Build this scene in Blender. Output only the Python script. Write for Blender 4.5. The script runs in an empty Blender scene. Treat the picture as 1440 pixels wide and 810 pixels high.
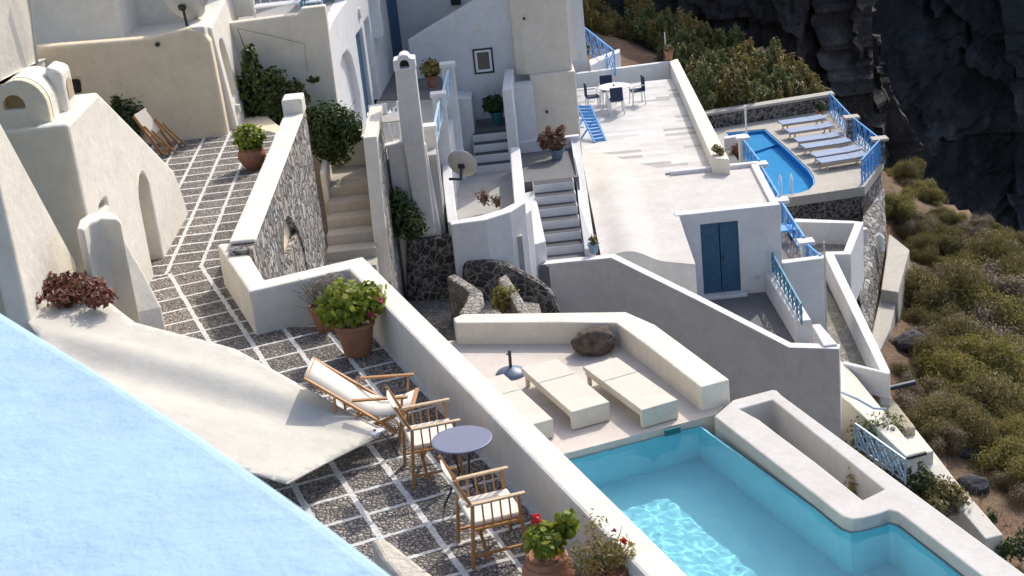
import bpy, bmesh, math, random
from mathutils import Vector, Matrix, noise
from mathutils.geometry import delaunay_2d_cdt
R = math.radians
C = bpy.context.scene.collection
SC = bpy.context.scene
CAMZ = 7.15
F, PITCH, ROLL = 2100.0, 0.3584841921, 0.1050881128
_d = Vector((math.sin(ROLL)*math.cos(PITCH), -math.cos(ROLL)*math.cos(PITCH), -math.sin(PITCH)))
_u = -_d
_f = Vector((0, 0, -1))
_y = (_f - _u*_f.dot(_u)).normalized()
_x = _y.cross(_u)
EYE = Vector((0, 0, CAMZ))

def ray(px, py):
    c = Vector(((px-720)/F, -(py-405)/F, -1))
    return Vector((c.dot(_x), c.dot(_y), c.dot(_u)))
def P(px, py, z):
    "surveyed point of the level plane z seen at photograph pixel (px, py)"
    r = ray(px, py)
    return EYE + r*((z-CAMZ)/r.z)
def WY(px, py, y):
    r = ray(px, py); return EYE + r*(y/r.y)
def WX(px, py, x):
    r = ray(px, py); return EYE + r*(x/r.x)
def WL(px, py, a, b):
    a = Vector(a[:2]); b = Vector(b[:2]); n = Vector((-(b-a).y, (b-a).x))
    r = ray(px, py); return EYE + r*(a.dot(n)/(r.x*n.x+r.y*n.y))
def PP(v):
    v = Vector(v)-EYE
    cx, cy, cz = v.x*_x.x+v.y*_y.x+v.z*_u.x, v.x*_x.y+v.y*_y.y+v.z*_u.y, v.x*_x.z+v.y*_y.z+v.z*_u.z
    return 720+F*cx/-cz, 405-F*cy/-cz

# ---------------------------------------------------------------- camera
cam = bpy.data.cameras.new('camera'); co = bpy.data.objects.new('camera', cam); C.objects.link(co)
sl_c = None
co.matrix_world = Matrix((( _x.x, _x.y, _x.z, 0), (_y.x, _y.y, _y.z, 0), (_u.x, _u.y, _u.z, CAMZ), (0, 0, 0, 1)))
cam.sensor_width = 36; cam.lens = F/1440*36; cam.clip_end = 3000; cam.clip_start = .1
cam.dof.use_dof = True; cam.dof.focus_distance = 22; cam.dof.aperture_fstop = 8
SC.camera = co

# ---------------------------------------------------------------- light
SUN_AZ, SUN_EL = R(33), R(43)
w = bpy.data.worlds.new('World'); SC.world = w; w.use_nodes = True
nt = w.node_tree; bg = nt.nodes['Background']
sky = nt.nodes.new('ShaderNodeTexSky'); sky.sky_type = 'NISHITA'; sky.sun_disc = False
sky.sun_elevation = SUN_EL; sky.sun_rotation = SUN_AZ; sky.dust_density = 3.0; sky.air_density = .75
nt.links.new(sky.outputs[0], bg.inputs[0]); bg.inputs[1].default_value = .15
sl = bpy.data.lights.new('sun', 'SUN'); so = bpy.data.objects.new('sun', sl); C.objects.link(so)
sl.energy = 2.0; sl.cycles.is_caustics_light = True; sl.angle = R(.5); sl.color = (1, .95, .87)
sd = Vector((math.sin(SUN_AZ)*math.cos(SUN_EL), math.cos(SUN_AZ)*math.cos(SUN_EL), math.sin(SUN_EL)))
so.rotation_euler = sd.to_track_quat('Z', 'Y').to_euler(); so.location = (20, 40, 40)
SC.view_settings.view_transform = 'Standard'; SC.view_settings.look = 'None'
SC.view_settings.gamma = 1; SC.view_settings.exposure = .63
SC.cycles.max_bounces = 8; SC.cycles.transparent_max_bounces = 12
SC.cycles.use_denoising = True
SC.cycles.caustics_refractive = True; SC.cycles.caustics_reflective = False

# ---------------------------------------------------------------- objects
def tag(o, label=None, cat=None, group=None, kind=None):
    if label: o['label'] = label
    if cat: o['category'] = cat
    if group: o['group'] = group
    if kind: o['kind'] = kind
    return o
def thing(name, label, cat, loc, group=None, parent=None):
    o = bpy.data.objects.new(name, None); C.objects.link(o); o.location = loc
    o.empty_display_size = .1
    return tag(o, label, cat, group)
def wloc(o):
    v = Vector((0, 0, 0))
    while o: v += o.location; o = o.parent
    return v
class MB:
    def __init__(s): s.bm = bmesh.new()
    def face(s, pts):
        return s.bm.faces.new([s.bm.verts.new(p) for p in pts])
    def prism(s, top, zb):
        "solid with the top polygon and a level base (zb number or list of base points)"
        top = [Vector(p) for p in top]
        a = sum((top[i].x*top[(i+1) % len(top)].y-top[(i+1) % len(top)].x*top[i].y) for i in range(len(top)))
        base = [Vector((p.x, p.y, zb)) for p in top] if not isinstance(zb, (list, tuple)) else [Vector(p) for p in zb]
        if a < 0: top.reverse(); base.reverse()
        t = [s.bm.verts.new(p) for p in top]; b = [s.bm.verts.new(p) for p in base]
        n = len(t)
        s.bm.faces.new(t); s.bm.faces.new(b[::-1])
        for i in range(n): s.bm.faces.new((t[i], b[i], b[(i+1) % n], t[(i+1) % n]))
        return s
    def box(s, c, size, rz=0, M=None):
        x, y, z = [q/2 for q in size]
        m = (Matrix.Translation(c) @ Matrix.Rotation(rz, 4, 'Z')) if M is None else (Matrix.Translation(c) @ M.to_4x4())
        v = [s.bm.verts.new(m @ Vector(p)) for p in ((-x,-y,-z),(x,-y,-z),(x,y,-z),(-x,y,-z),(-x,-y,z),(x,-y,z),(x,y,z),(-x,y,z))]
        for f in ((3,2,1,0),(4,5,6,7),(0,1,5,4),(1,2,6,5),(2,3,7,6),(3,0,4,7)): s.bm.faces.new([v[i] for i in f])
        return s
    def bar(s, a, b, wd, th=None, up=(0,0,1)):
        "rectangular bar from a to b"
        a = Vector(a); b = Vector(b); th = th or wd
        z = (b-a).normalized(); x = Vector(up).cross(z)
        if x.length < 1e-4: x = Vector((1,0,0)).cross(z)
        x.normalize(); y = z.cross(x)
        return s.box((a+b)/2, (wd, th, (b-a).length), M=Matrix((x, y, z)).transposed())
    def tube(s, pts, r, n=8, caps=True):
        pts = [Vector(p) for p in pts]; rs = r if isinstance(r, (list, tuple)) else [r]*len(pts)
        rings = []; px = None
        for i, p in enumerate(pts):
            t = (pts[min(i+1, len(pts)-1)]-pts[max(i-1, 0)]).normalized()
            x = px - t*px.dot(t) if px else (Vector((0,0,1)).cross(t) if abs(t.z) < .9 else Vector((1,0,0)).cross(t))
            x.normalize(); px = x; y = t.cross(x)
            rings.append([s.bm.verts.new(p + (x*math.cos(2*math.pi*k/n)+y*math.sin(2*math.pi*k/n))*rs[i]) for k in range(n)])
        for a, b in zip(rings, rings[1:]):
            for k in range(n): s.bm.faces.new((a[k], a[(k+1) % n], b[(k+1) % n], b[k]))
        if caps:
            s.bm.faces.new(rings[0][::-1]); s.bm.faces.new(rings[-1])
        return s
    def lathe(s, c, prof, n=24, cap=True):
        c = Vector(c); rings = []
        for r, z in prof:
            rings.append([s.bm.verts.new(c+Vector((r*math.cos(2*math.pi*k/n), r*math.sin(2*math.pi*k/n), z))) for k in range(n)])
        for a, b in zip(rings, rings[1:]):
            for k in range(n): s.bm.faces.new((a[k], a[(k+1) % n], b[(k+1) % n], b[k]))
        if cap: s.bm.faces.new(rings[0][::-1]); s.bm.faces.new(rings[-1])
        return s
    def sheet(s, o, ax, ay, outline, holes=(), depth=None, back=0):
        """flat wall in the plane o + u*ax + v*ay with holes, made solid along depth (Vector)"""
        o = Vector(o); ax = Vector(ax); ay = Vector(ay)
        pts = []; faces = []; loops = []
        for lp in [outline]+list(holes):
            i0 = len(pts); pts += [Vector(q) for q in lp]; loops.append(list(range(i0, len(pts))))
        vs, es, fs, ov, oe, of = delaunay_2d_cdt([Vector(q[:2]) for q in pts], [], loops, 3 if not holes else 2, 1e-5)
        def inside(q, lp):
            r = False; n = len(lp)
            for i in range(n):
                a, b = lp[i], lp[i-1]
                if (a[1] > q[1]) != (b[1] > q[1]) and q[0] < (b[0]-a[0])*(q[1]-a[1])/(b[1]-a[1])+a[0]: r = not r
            return r
        tri = []
        for f in fs:
            c = sum((vs[i] for i in f), Vector((0, 0)))/len(f)
            if inside(c, outline) and not any(inside(c, h) for h in holes): tri.append(f)
        used = sorted({i for f in tri for i in f})
        fv = {i: s.bm.verts.new(o+ax*vs[i].x+ay*vs[i].y) for i in used}
        for f in tri: s.bm.faces.new([fv[i] for i in f])
        if depth is not None:
            bv = {i: s.bm.verts.new(fv[i].co+depth) for i in used}
            for f in tri: s.bm.faces.new([bv[i] for i in reversed(f)])
            ec = {}
            for f in tri:
                for i in range(len(f)):
                    a, b = f[i], f[(i+1) % len(f)]
                    if (b, a) in ec: ec[(b, a)] = None
                    else: ec[(a, b)] = 1
            for (a, b), k in ec.items():
                if k and not (ec.get((b, a), 1) is None): s.bm.faces.new((fv[b], fv[a], bv[a], bv[b]))
        return s
    def build(s, name, mat, parent=None, bevel=0, seg=2, smooth=False, world=False, sub=0):
        bm = s.bm
        bmesh.ops.recalc_face_normals(bm, faces=bm.faces)
        xs = [v.co for v in bm.verts]
        o0 = Vector((0, 0, 0))
        if parent is not None: off = wloc(parent)
        elif world: off = o0
        else:
            off = Vector(((min(v.x for v in xs)+max(v.x for v in xs))/2, (min(v.y for v in xs)+max(v.y for v in xs))/2, min(v.z for v in xs)))
        for v in bm.verts: v.co -= off
        me = bpy.data.meshes.new(name); bm.to_mesh(me); bm.free()
        if smooth:
            for q in me.polygons: q.use_smooth = True
        o = bpy.data.objects.new(name, me); C.objects.link(o)
        me.materials.append(mat)
        if parent is not None: o.parent = parent
        else: o.location = off
        if bevel:
            m = o.modifiers.new('bevel', 'BEVEL'); m.width = bevel; m.segments = seg; m.limit_method = 'ANGLE'; m.angle_limit = R(35)
            m.harden_normals = False
        return o
def dup(root, loc=None, rz=None, label=None, group=None, scale=None):
    r = root.copy(); C.objects.link(r)
    if loc is not None: r.location = loc
    if rz is not None: r.rotation_euler = (0, 0, rz)
    if scale is not None: r.scale = (scale,)*3 if not isinstance(scale, (tuple, list)) else scale
    if label: r['label'] = label
    if group: r['group'] = group
    for ch in list(root.children):
        c = ch.copy(); C.objects.link(c); c.parent = r
        for g in list(ch.children):
            d = g.copy(); C.objects.link(d); d.parent = c
    return r

# ---------------------------------------------------------------- materials
def mat(name):
    m = bpy.data.materials.new(name); m.use_nodes = True
    return m, m.node_tree, m.node_tree.nodes['Principled BSDF']
def N(t, typ, **k):
    n = t.nodes.new(typ)
    for a, b in k.items():
        if a == 'inp':
            for i, v in b.items(): n.inputs[i].default_value = v
        else: setattr(n, a, b)
    return n
def L(t, a, b): t.links.new(a, b)
def objco(t, scale=(1,1,1), rz=0, loc=(0,0,0), kind='Object'):
    tc = N(t, 'ShaderNodeTexCoord'); mp = N(t, 'ShaderNodeMapping')
    mp.inputs['Scale'].default_value = scale; mp.inputs['Rotation'].default_value = (0, 0, rz); mp.inputs['Location'].default_value = loc
    L(t, tc.outputs[kind], mp.inputs[0]); return mp.outputs[0]
def noise_n(t, co_, scale, detail=4, rough=.6):
    n = N(t, 'ShaderNodeTexNoise', inp={'Scale': scale, 'Detail': detail, 'Roughness': rough}); L(t, co_, n.inputs['Vector']); return n
def ramp(t, fac, stops):
    r = N(t, 'ShaderNodeValToRGB'); e = r.color_ramp.elements
    while len(e) < len(stops): e.new(.5)
    for i, (p_, c) in enumerate(stops): e[i].position = p_; e[i].color = (*c, 1) if len(c) == 3 else c
    L(t, fac, r.inputs[0]); return r.outputs[0]
def mix(t, fac, a, b, typ='MIX'):
    m = N(t, 'ShaderNodeMix', data_type='RGBA', blend_type=typ)
    for s_, v in ((0, fac), (6, a), (7, b)):
        if hasattr(v, 'is_linked'): L(t, v, m.inputs[s_])
        else: m.inputs[s_].default_value = v if s_ == 0 else (*v, 1)
    return m.outputs[2]
def math_n(t, op, a, b=None, c=None):
    m = N(t, 'ShaderNodeMath', operation=op)
    for i, v in enumerate((a, b, c)):
        if v is None: continue
        if hasattr(v, 'is_linked'): L(t, v, m.inputs[i])
        else: m.inputs[i].default_value = v
    return m.outputs[0]
def bump(t, b, h, strength=.3, dist=.02, prev=None):
    n = N(t, 'ShaderNodeBump', inp={'Strength': strength, 'Distance': dist}); L(t, h, n.inputs['Height'])
    if prev is not None: L(t, prev, n.inputs['Normal'])
    L(t, n.outputs[0], b.inputs['Normal']); return n.outputs[0]
def plaster(name, c, stain=(.45,.4,.33), amt=.25, lump=.35, dist=.03, rough=.9, fine=.12, streak=.5):
    "limewashed plaster: brushed patches, old stains and rain streaks running down"
    m, t, b = mat(name); o = objco(t)
    n1 = noise_n(t, o, .9, 7, .66); n2 = noise_n(t, o, 7, 5, .6); n3 = noise_n(t, o, 90, 3, .6); n4 = noise_n(t, o, 2.3, 6, .7)
    so_ = objco(t, (5, 5, .35)); n5 = noise_n(t, so_, 1.6, 5, .65)
    c1 = ramp(t, n2.outputs[0], [(.3, tuple(q*.92 for q in c)), (.7, c)])
    c1 = mix(t, .8, c1, ramp(t, n4.outputs[0], [(.36, (.90,.89,.87)), (.6, (1,1,1))]), 'MULTIPLY')
    f = ramp(t, n1.outputs[0], [(.5, (0,0,0)), (.78, (amt,)*3)])
    g = ramp(t, n5.outputs[0], [(.52, (0,0,0)), (.8, (amt*streak*1.6,)*3)])
    k = mix(t, f, c1, stain)
    L(t, mix(t, g, k, stain), b.inputs['Base Color'])
    b.inputs['Roughness'].default_value = rough
    nb = bump(t, b, n2.outputs[0], lump, dist); nb = bump(t, b, n4.outputs[0], .25, .06, nb); bump(t, b, n3.outputs[0], fine, .006, nb)
    return m
def plain(name, c, rough=.5, metal=0, var=.1, scale=20, bmp=.1):
    m, t, b = mat(name); o = objco(t); n = noise_n(t, o, scale)
    L(t, ramp(t, n.outputs[0], [(.3, tuple(q*(1-var) for q in c)), (.7, tuple(min(1, q*(1+var)) for q in c))]), b.inputs['Base Color'])
    b.inputs['Roughness'].default_value = rough; b.inputs['Metallic'].default_value = metal
    if bmp: bump(t, b, n.outputs[0], bmp, .01)
    return m
def masonry(name, stones, mortar, scale=4, gap=.07, bmp=.8, squash=1, dist=.05, warp=.28):
    "irregular field stones of mixed size bedded in mortar"
    m, t, b = mat(name); o = objco(t, (1, 1, squash))
    nz = noise_n(t, o, 2.2, 3); nf = noise_n(t, o, 9, 3)
    def vadd(a, nn, k):
        sb = N(t, 'ShaderNodeVectorMath', operation='SUBTRACT'); L(t, nn.outputs['Color'], sb.inputs[0]); sb.inputs[1].default_value = (.5,.5,.5)
        sc_ = N(t, 'ShaderNodeVectorMath', operation='SCALE'); L(t, sb.outputs[0], sc_.inputs[0]); sc_.inputs['Scale'].default_value = k
        ad = N(t, 'ShaderNodeVectorMath', operation='ADD'); L(t, a, ad.inputs[0]); L(t, sc_.outputs[0], ad.inputs[1]); return ad.outputs[0]
    c = vadd(vadd(o, nz, warp*1.6), nf, .35/scale)
    v = N(t, 'ShaderNodeTexVoronoi', inp={'Scale': scale}); L(t, c, v.inputs['Vector'])
    e = N(t, 'ShaderNodeTexVoronoi', feature='DISTANCE_TO_EDGE', inp={'Scale': scale}); L(t, c, e.inputs['Vector'])
    sep = N(t, 'ShaderNodeSeparateColor'); L(t, v.outputs['Color'], sep.inputs[0])
    k = len(stones)
    sc = ramp(t, sep.outputs[0], [(i/max(1, k-1)*.9, s_) for i, s_ in enumerate(stones)])
    n2 = noise_n(t, o, 26, 5, .7); sc2 = mix(t, .6, sc, ramp(t, n2.outputs[0], [(.3, (.12,.12,.12)), (.7, (.8,.79,.77))]), 'OVERLAY')
    ed = math_n(t, 'ADD', e.outputs['Distance'], math_n(t, 'MULTIPLY', math_n(t, 'SUBTRACT', nz.outputs[0], .5), gap*2.6))
    f = ramp(t, ed, [(gap*.3, (0,0,0)), (gap*1.5, (1,1,1))])
    mo = mix(t, .5, mortar, ramp(t, n2.outputs[0], [(.3, (.2,.2,.2)), (.7, (.8,.8,.8))]), 'OVERLAY')
    L(t, mix(t, f, mo, sc2), b.inputs['Base Color']); b.inputs['Roughness'].default_value = .9
    h = ramp(t, ed, [(0, (0,0,0)), (gap*3.5, (1,1,1))])
    nb = bump(t, b, h, bmp, dist); bump(t, b, n2.outputs[0], .5, .03, nb)
    return m
CREAM = plaster('cream_plaster', (.82,.695,.49), (.54,.44,.30), .2)  # deeper cream for shaded house fronts, standing in for warm bounced light
CREAM2 = plaster('pale_cream_plaster', (.80,.755,.655), (.56,.52,.45), .22)  # paler cream, also for sunlit faces of those houses; sun whitening put into it
WHITE = plaster('white_plaster', (.75,.75,.75), (.5,.48,.45), .14, .25)
STEPD = plaster('dark_tread_paint', (.085,.085,.09), (.05,.05,.05), .3, .1, .01)
ROOFW = plaster('white_roof_plaster', (.61,.595,.57), (.42,.38,.33), .38, .2)
GREYW = plaster('grey_plaster', (.74,.71,.665), (.40,.38,.36), .3, .25)
BEIGEW = plaster('beige_plaster', (.80,.725,.60), (.45,.41,.35), .2, .25)
CONC = plaster('concrete', (.50,.47,.41), (.28,.26,.22), .5, .4)
DECKM = plaster('deck_plaster', (.66,.60,.545), (.48,.42,.37), .3, .15, .02)
DARKFL = plaster('grey_floor_and_shade', (.17,.17,.175), (.12,.12,.12), .4, .15, .02)  # dark grey floors; also paints the shade on the blue door terrace
FLOORG = plaster('pale_floor_screed', (.46,.45,.43), (.3,.29,.27), .4, .15, .02)
BLUEW = plaster('pale_blue_plaster', (.375,.55,.715), (.41,.575,.73), .2, .45, .025, .85, .3)
BEDM = plaster('sunbed_fabric', (.68,.645,.565), (.55,.51,.44), .2, .1, .01)
BASALT = masonry('basalt_masonry', [(.03,.027,.026), (.06,.053,.05), (.04,.035,.033), (.12,.10,.09)], (.27,.25,.22), 5.6, .085)
RUBBLE = masonry('grey_rubble_masonry', [(.13,.125,.125), (.33,.32,.31), (.50,.49,.47), (.20,.19,.19), (.42,.38,.33)], (.075,.07,.068), 4.6, .05, 1.0, .8)
COBWALL = masonry('pale_rubble', [(.2,.19,.18), (.36,.34,.31), (.3,.28,.25), (.42,.4,.37)], (.2,.19,.17), 6, .05)
TERRA = plain('terracotta', (.36,.16,.085), .8, 0, .15, 12, .2)
WOOD = plain('oiled_wood', (.42,.205,.065), .45, 0, .25, 40, .1)
WOODL = plain('pale_worn_wood', (.55,.40,.24), .55, 0, .2, 40, .1)
CANVAS = plain('white_canvas', (.74,.69,.59), .9, 0, .05, 60, .15)
SAILM = plaster('sail_canvas', (.60,.575,.505), (.53,.50,.43), .25, .12, .02, .85, .2)
LILAC = plain('lilac_enamel', (.165,.175,.245), .28, .2, .05, 6, 0)
BLUEP = plain('bright_blue_paint', (.07,.33,.72), .45, 0, .12, 15, .1)
DOORB = plain('dark_blue_paint', (.025,.10,.18), .5, 0, .15, 9, .2)
TEAL = plain('teal_blue_paint', (.06,.22,.33), .45, 0, .12, 15, .1)
PALEB = plain('pale_blue_paint', (.42,.58,.70), .5, 0, .12, 15, .1)
DARK = plain('dark_hollow', (.02,.022,.026), .6, 0, .1, 5, 0)
IRON = plain('dark_iron', (.05,.055,.065), .45, .6, .1, 20, .05)
DISHM = plain('dish_enamel', (.55,.54,.50), .5, .1, .06, 5, .05)
WHITEP = plain('white_enamel', (.78,.79,.80), .4, 0, .05, 10, 0)
NAVY = plain('navy_cushion', (.02,.035,.08), .85, 0, .1, 30, .1)
LOUNGEB = plain('lavender_canvas', (.27,.34,.47), .8, 0, .06, 30, .1)
SOIL = plain('dry_soil', (.12,.085,.06), .95, 0, .3, 14, .4)
ROCKM = plain('brown_boulder', (.10,.075,.06), .9, 0, .6, 9, .8)

def cobble(name, a, b_dir, sa, pa, sb, pb, wa=.062, wb=.05):
    "pebble floor: rounded sea pebbles in mortar inside a grid of white painted joints"
    m, t, b = mat(name); o = objco(t)
    nz = noise_n(t, o, 6, 3)
    def axis(d, s, ph, wd):
        dt = N(t, 'ShaderNodeVectorMath', operation='DOT_PRODUCT'); L(t, o, dt.inputs[0]); dt.inputs[1].default_value = d
        k = math_n(t, 'ADD', dt.outputs['Value'], math_n(t, 'MULTIPLY', math_n(t, 'SUBTRACT', nz.outputs[0], .5), .05))
        k = math_n(t, 'DIVIDE', math_n(t, 'SUBTRACT', k, ph), s)
        f = math_n(t, 'ABSOLUTE', math_n(t, 'SUBTRACT', math_n(t, 'FRACT', math_n(t, 'ADD', k, .5)), .5))
        e = math_n(t, 'MULTIPLY', f, s)
        return math_n(t, 'LESS_THAN', e, wd/2), math_n(t, 'FLOOR', k)
    l1, c1 = axis(a, sa, pa, wa); l2, c2 = axis(b_dir, sb, pb, wb)
    line = math_n(t, 'MAXIMUM', l1, l2)
    v = N(t, 'ShaderNodeTexVoronoi', inp={'Scale': 21}); L(t, o, v.inputs['Vector'])
    e = N(t, 'ShaderNodeTexVoronoi', feature='DISTANCE_TO_EDGE', inp={'Scale': 21}); L(t, o, e.inputs['Vector'])
    sep = N(t, 'ShaderNodeSeparateColor'); L(t, v.outputs['Color'], sep.inputs[0])
    peb = ramp(t, sep.outputs[0], [(0, (.19,.175,.16)), (.3, (.30,.275,.248)), (.7, (.39,.36,.325)), (1, (.50,.46,.42))])
    cell = N(t, 'ShaderNodeCombineXYZ'); L(t, c1, cell.inputs[0]); L(t, c2, cell.inputs[1])
    wn = N(t, 'ShaderNodeTexWhiteNoise'); L(t, cell.outputs[0], wn.inputs['Vector'])
    tone = ramp(t, wn.outputs[0], [(0, (.62,.62,.62)), (1, (1.12,1.06,1))])
    peb = mix(t, 1, peb, tone, 'MULTIPLY')
    f = ramp(t, e.outputs['Distance'], [(.04, (0,0,0)), (.15, (1,1,1))])
    peb = mix(t, f, (.06,.054,.05), peb)
    n2 = noise_n(t, o, 18, 4)
    white = ramp(t, n2.outputs[0], [(.3, (.44,.43,.41)), (.6, (.70,.69,.66))])
    L(t, mix(t, line, peb, white), b.inputs['Base Color']); b.inputs['Roughness'].default_value = .8
    h = ramp(t, e.outputs['Distance'], [(0, (0,0,0)), (.35, (1,1,1))])
    h2 = mix(t, line, h, (1,1,1))
    bump(t, b, h2, .9, .02)
    return m
def marble(name):
    m, t, b = mat(name); o = objco(t, (1,1,1), R(4))
    br = N(t, 'ShaderNodeTexBrick', inp={'Scale': 1, 'Mortar Size': .008, 'Brick Width': 1.25, 'Row Height': .3, 'Color1': (0,0,0,1), 'Color2': (1,1,1,1), 'Mortar': (.5,.5,.5,1)})
    br.offset = .37; L(t, o, br.inputs['Vector'])
    n = noise_n(t, o, 2.5, 5)
    pk = ramp(t, br.outputs['Color'], [(0, (.20,.195,.19)), (.10, (.23,.225,.22)), (.12, (.41,.40,.385)), (.5, (.49,.48,.46)), (1, (.57,.56,.54))])
    c = mix(t, .22, pk, ramp(t, n.outputs[0], [(.35, (.5,.48,.46)), (.65, (.85,.84,.82))]))
    L(t, mix(t, br.outputs['Fac'], c, (.5,.48,.46)), b.inputs['Base Color'])
    b.inputs['Roughness'].default_value = .5
    return m
MARBLE = marble('marble_planks')
GREYSLAB = plain('grey_marble', (.36,.35,.34), .5, 0, .15, 6, .05)

def leafmat(name, cols, trans=.35, rough=.55):
    m, t, b = mat(name)
    g = N(t, 'ShaderNodeNewGeometry')
    k = len(cols)
    col = ramp(t, g.outputs['Random Per Island'], [(i/max(1, k-1), c) for i, c in enumerate(cols)])
    L(t, col, b.inputs['Base Color']); b.inputs['Roughness'].default_value = rough
    tr = N(t, 'ShaderNodeBsdfTranslucent'); L(t, col, tr.inputs[0])
    ms = N(t, 'ShaderNodeMixShader', inp={0: trans}); L(t, b.outputs[0], ms.inputs[1]); L(t, tr.outputs[0], ms.inputs[2])
    L(t, ms.outputs[0], t.nodes['Material Output'].inputs[0])
    return m
G_GER = leafmat('geranium_leaves', [(.27,.31,.015), (.17,.25,.02), (.35,.36,.03), (.11,.19,.02), (.42,.38,.05)], .4)
G_DARK = leafmat('dark_leaves', [(.035,.07,.02), (.06,.10,.025), (.025,.05,.015), (.09,.12,.03)], .3)
G_OLIVE = leafmat('olive_leaves', [(.19,.165,.045), (.24,.20,.055), (.14,.13,.04), (.25,.205,.075), (.18,.145,.06)], .3)
G_OLEA = leafmat('oleander_leaves', [(.10,.14,.035), (.18,.20,.05), (.07,.10,.03), (.27,.25,.10), (.13,.16,.05)], .3)
G_YEL = leafmat('yellow_green_leaves', [(.28,.25,.06), (.36,.31,.09), (.21,.20,.05), (.16,.145,.05)], .35)
G_SCRUB = leafmat('scrub_twigs', [(.18,.125,.075), (.20,.15,.085), (.14,.105,.06), (.17,.145,.07)], .3)
G_DRY = leafmat('dry_twigs', [(.20,.155,.11), (.27,.21,.15), (.14,.11,.085), (.18,.165,.11)], .15)
G_RED = leafmat('red_succulent', [(.22,.065,.04), (.14,.045,.03), (.30,.11,.07), (.11,.09,.03)], .25)
G_BROWN = leafmat('brown_succulent', [(.20,.10,.065), (.14,.07,.05), (.27,.14,.085), (.13,.11,.06)], .25)
G_AUT = leafmat('ochre_leaves', [(.30,.24,.06), (.36,.27,.07), (.2,.2,.05), (.27,.15,.07)], .3)
F_RED = leafmat('red_petals', [(.75,.03,.02), (.6,.02,.02)], .3)
F_PINK = leafmat('pink_petals', [(.6,.06,.14), (.45,.04,.1)], .3)
BARK = plain('bark', (.12,.09,.065), .9, 0, .3, 12, .4)

def leaves(mb, blobs, n, size, seed=1, asp=.6, shell=.55, lift=.3, sides=4):
    """leaf blades spread through ellipsoids: blobs = (centre, (rx, ry, rz), weight)"""
    rnd = random.Random(seed); bm = mb.bm
    ws = [b[2] for b in blobs]
    for _ in range(n):
        c, r, w_ = rnd.choices(blobs, ws)[0]
        d = Vector((rnd.gauss(0,1), rnd.gauss(0,1), rnd.gauss(0,1))).normalized()
        k = (shell + (1-shell)*rnd.random()) if rnd.random() < .8 else rnd.random()
        k *= 1+rnd.gauss(0, .08)
        p = Vector(c)+Vector((d.x*r[0], d.y*r[1], d.z*r[2]))*k
        nrm = (d + Vector((rnd.gauss(0,.6), rnd.gauss(0,.6), rnd.gauss(0,.6)+lift))).normalized()
        a = nrm.orthogonal().normalized(); a = (a*math.cos(q := rnd.random()*6.28)+nrm.cross(a)*math.sin(q)); bb = nrm.cross(a)
        s_ = size*(.6+.8*rnd.random())
        if sides == 4: pts = [p-a*s_, p+bb*s_*asp+nrm*s_*.15, p+a*s_, p-bb*s_*asp+nrm*s_*.15]
        else: pts = [p+(a*math.cos(i*6.283/sides)+bb*asp*math.sin(i*6.283/sides))*s_+nrm*s_*.25*abs(math.cos(i*6.283/sides)) for i in range(sides)]
        bm.faces.new([bm.verts.new(x) for x in pts])
    return mb
def twigs(mb, root, n, ln, r, seed=2, spread=1.0, rise=1.0):
    rnd = random.Random(seed)
    for _ in range(n):
        d = Vector((rnd.gauss(0, spread), rnd.gauss(0, spread), rise*(.5+rnd.random()))).normalized()
        p0 = Vector(root); l_ = ln*(.6+.5*rnd.random())
        p1 = p0+d*l_*.5+Vector((rnd.gauss(0,.05), rnd.gauss(0,.05), 0))*l_; p2 = p1+(d+Vector((rnd.gauss(0,.3), rnd.gauss(0,.3), .15)))*l_*.5
        mb.tube([p0, p1, p2], [r, r*.7, r*.3], 5)
    return mb
# ================================================================ the near terrace
U = Vector((.336, -.942)); V = Vector((.942, .336))       # terrace axes: along and across the long parapet
def uv(u, v, z): return Vector((U.x*u+V.x*v, U.y*u+V.y*v, z))
COB1 = cobble('terrace_pebbles', (V.x, V.y, 0), (U.x, U.y, 0), .485, 2.83, .507, -18.52)
COB2 = cobble('passage_pebbles', (.9995, .028, 0), (-.028, .9995, 0), .50, -4.537, .465, 21.33, .06, .058)
c0 = P(505, 393, .62); pv_in = Vector(c0[:2]).dot(V); pv_out = Vector(P(510, 360, .62)[:2]).dot(V)
cn = P(490, 378, .62)
un = Vector(cn[:2]).dot(U)
# floors
a = Vector((-4.25, 21.55)); b_ = Vector((-5.5, 21.05))
mb = MB(); mb.face([(-9.5, 5, 0), uv(-5, 4.68, 0), uv(-17.6, 4.68, 0), (-3.5, 18.6, 0), (a.x, a.y, 0), (-9.5, 19.45, 0)])
tag(mb.build('terrace_floor', COB1, world=True), kind='structure')
mb = MB(); mb.face([(-9.5, 19.45, 0), (a.x, a.y, 0), (-3.9, 21.5, 0), (-3.85, 28.6, 0), (-5.05, 30.2, 0), (-9.5, 31, 0)])
tag(mb.build('passage_floor', COB2, world=True), kind='structure')
mb = MB(); mb.prism([(-9.5, 4.8, -.03), uv(-4.8, 4.66, -.03), uv(-17.8, 4.66, -.03), (-3.45, 18.7, -.03), (-3.95, 21, -.03), (-3.85, 28.5, -.03), (-5.1, 31.9, -.03), (-9.5, 31.9, -.03)], -6)
tag(mb.build('terrace_ground', CREAM, world=True), kind='structure')
# long low parapet with its return
iu0, iu1 = un, -4.0
pz = .62
q = lambda px, py: P(px, py, pz)
top = [q(305, 343), q(350, 410), cn, uv(iu1, pv_in, pz), uv(iu1, pv_out, pz), q(510, 360), q(372, 393), q(340, 339)]
o = MB().prism(top, -5.8).build('parapet_wall', CREAM2, bevel=.035)
tag(o, 'low cream parapet wall between the pebble terrace and the turquoise pool', 'wall')
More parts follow.
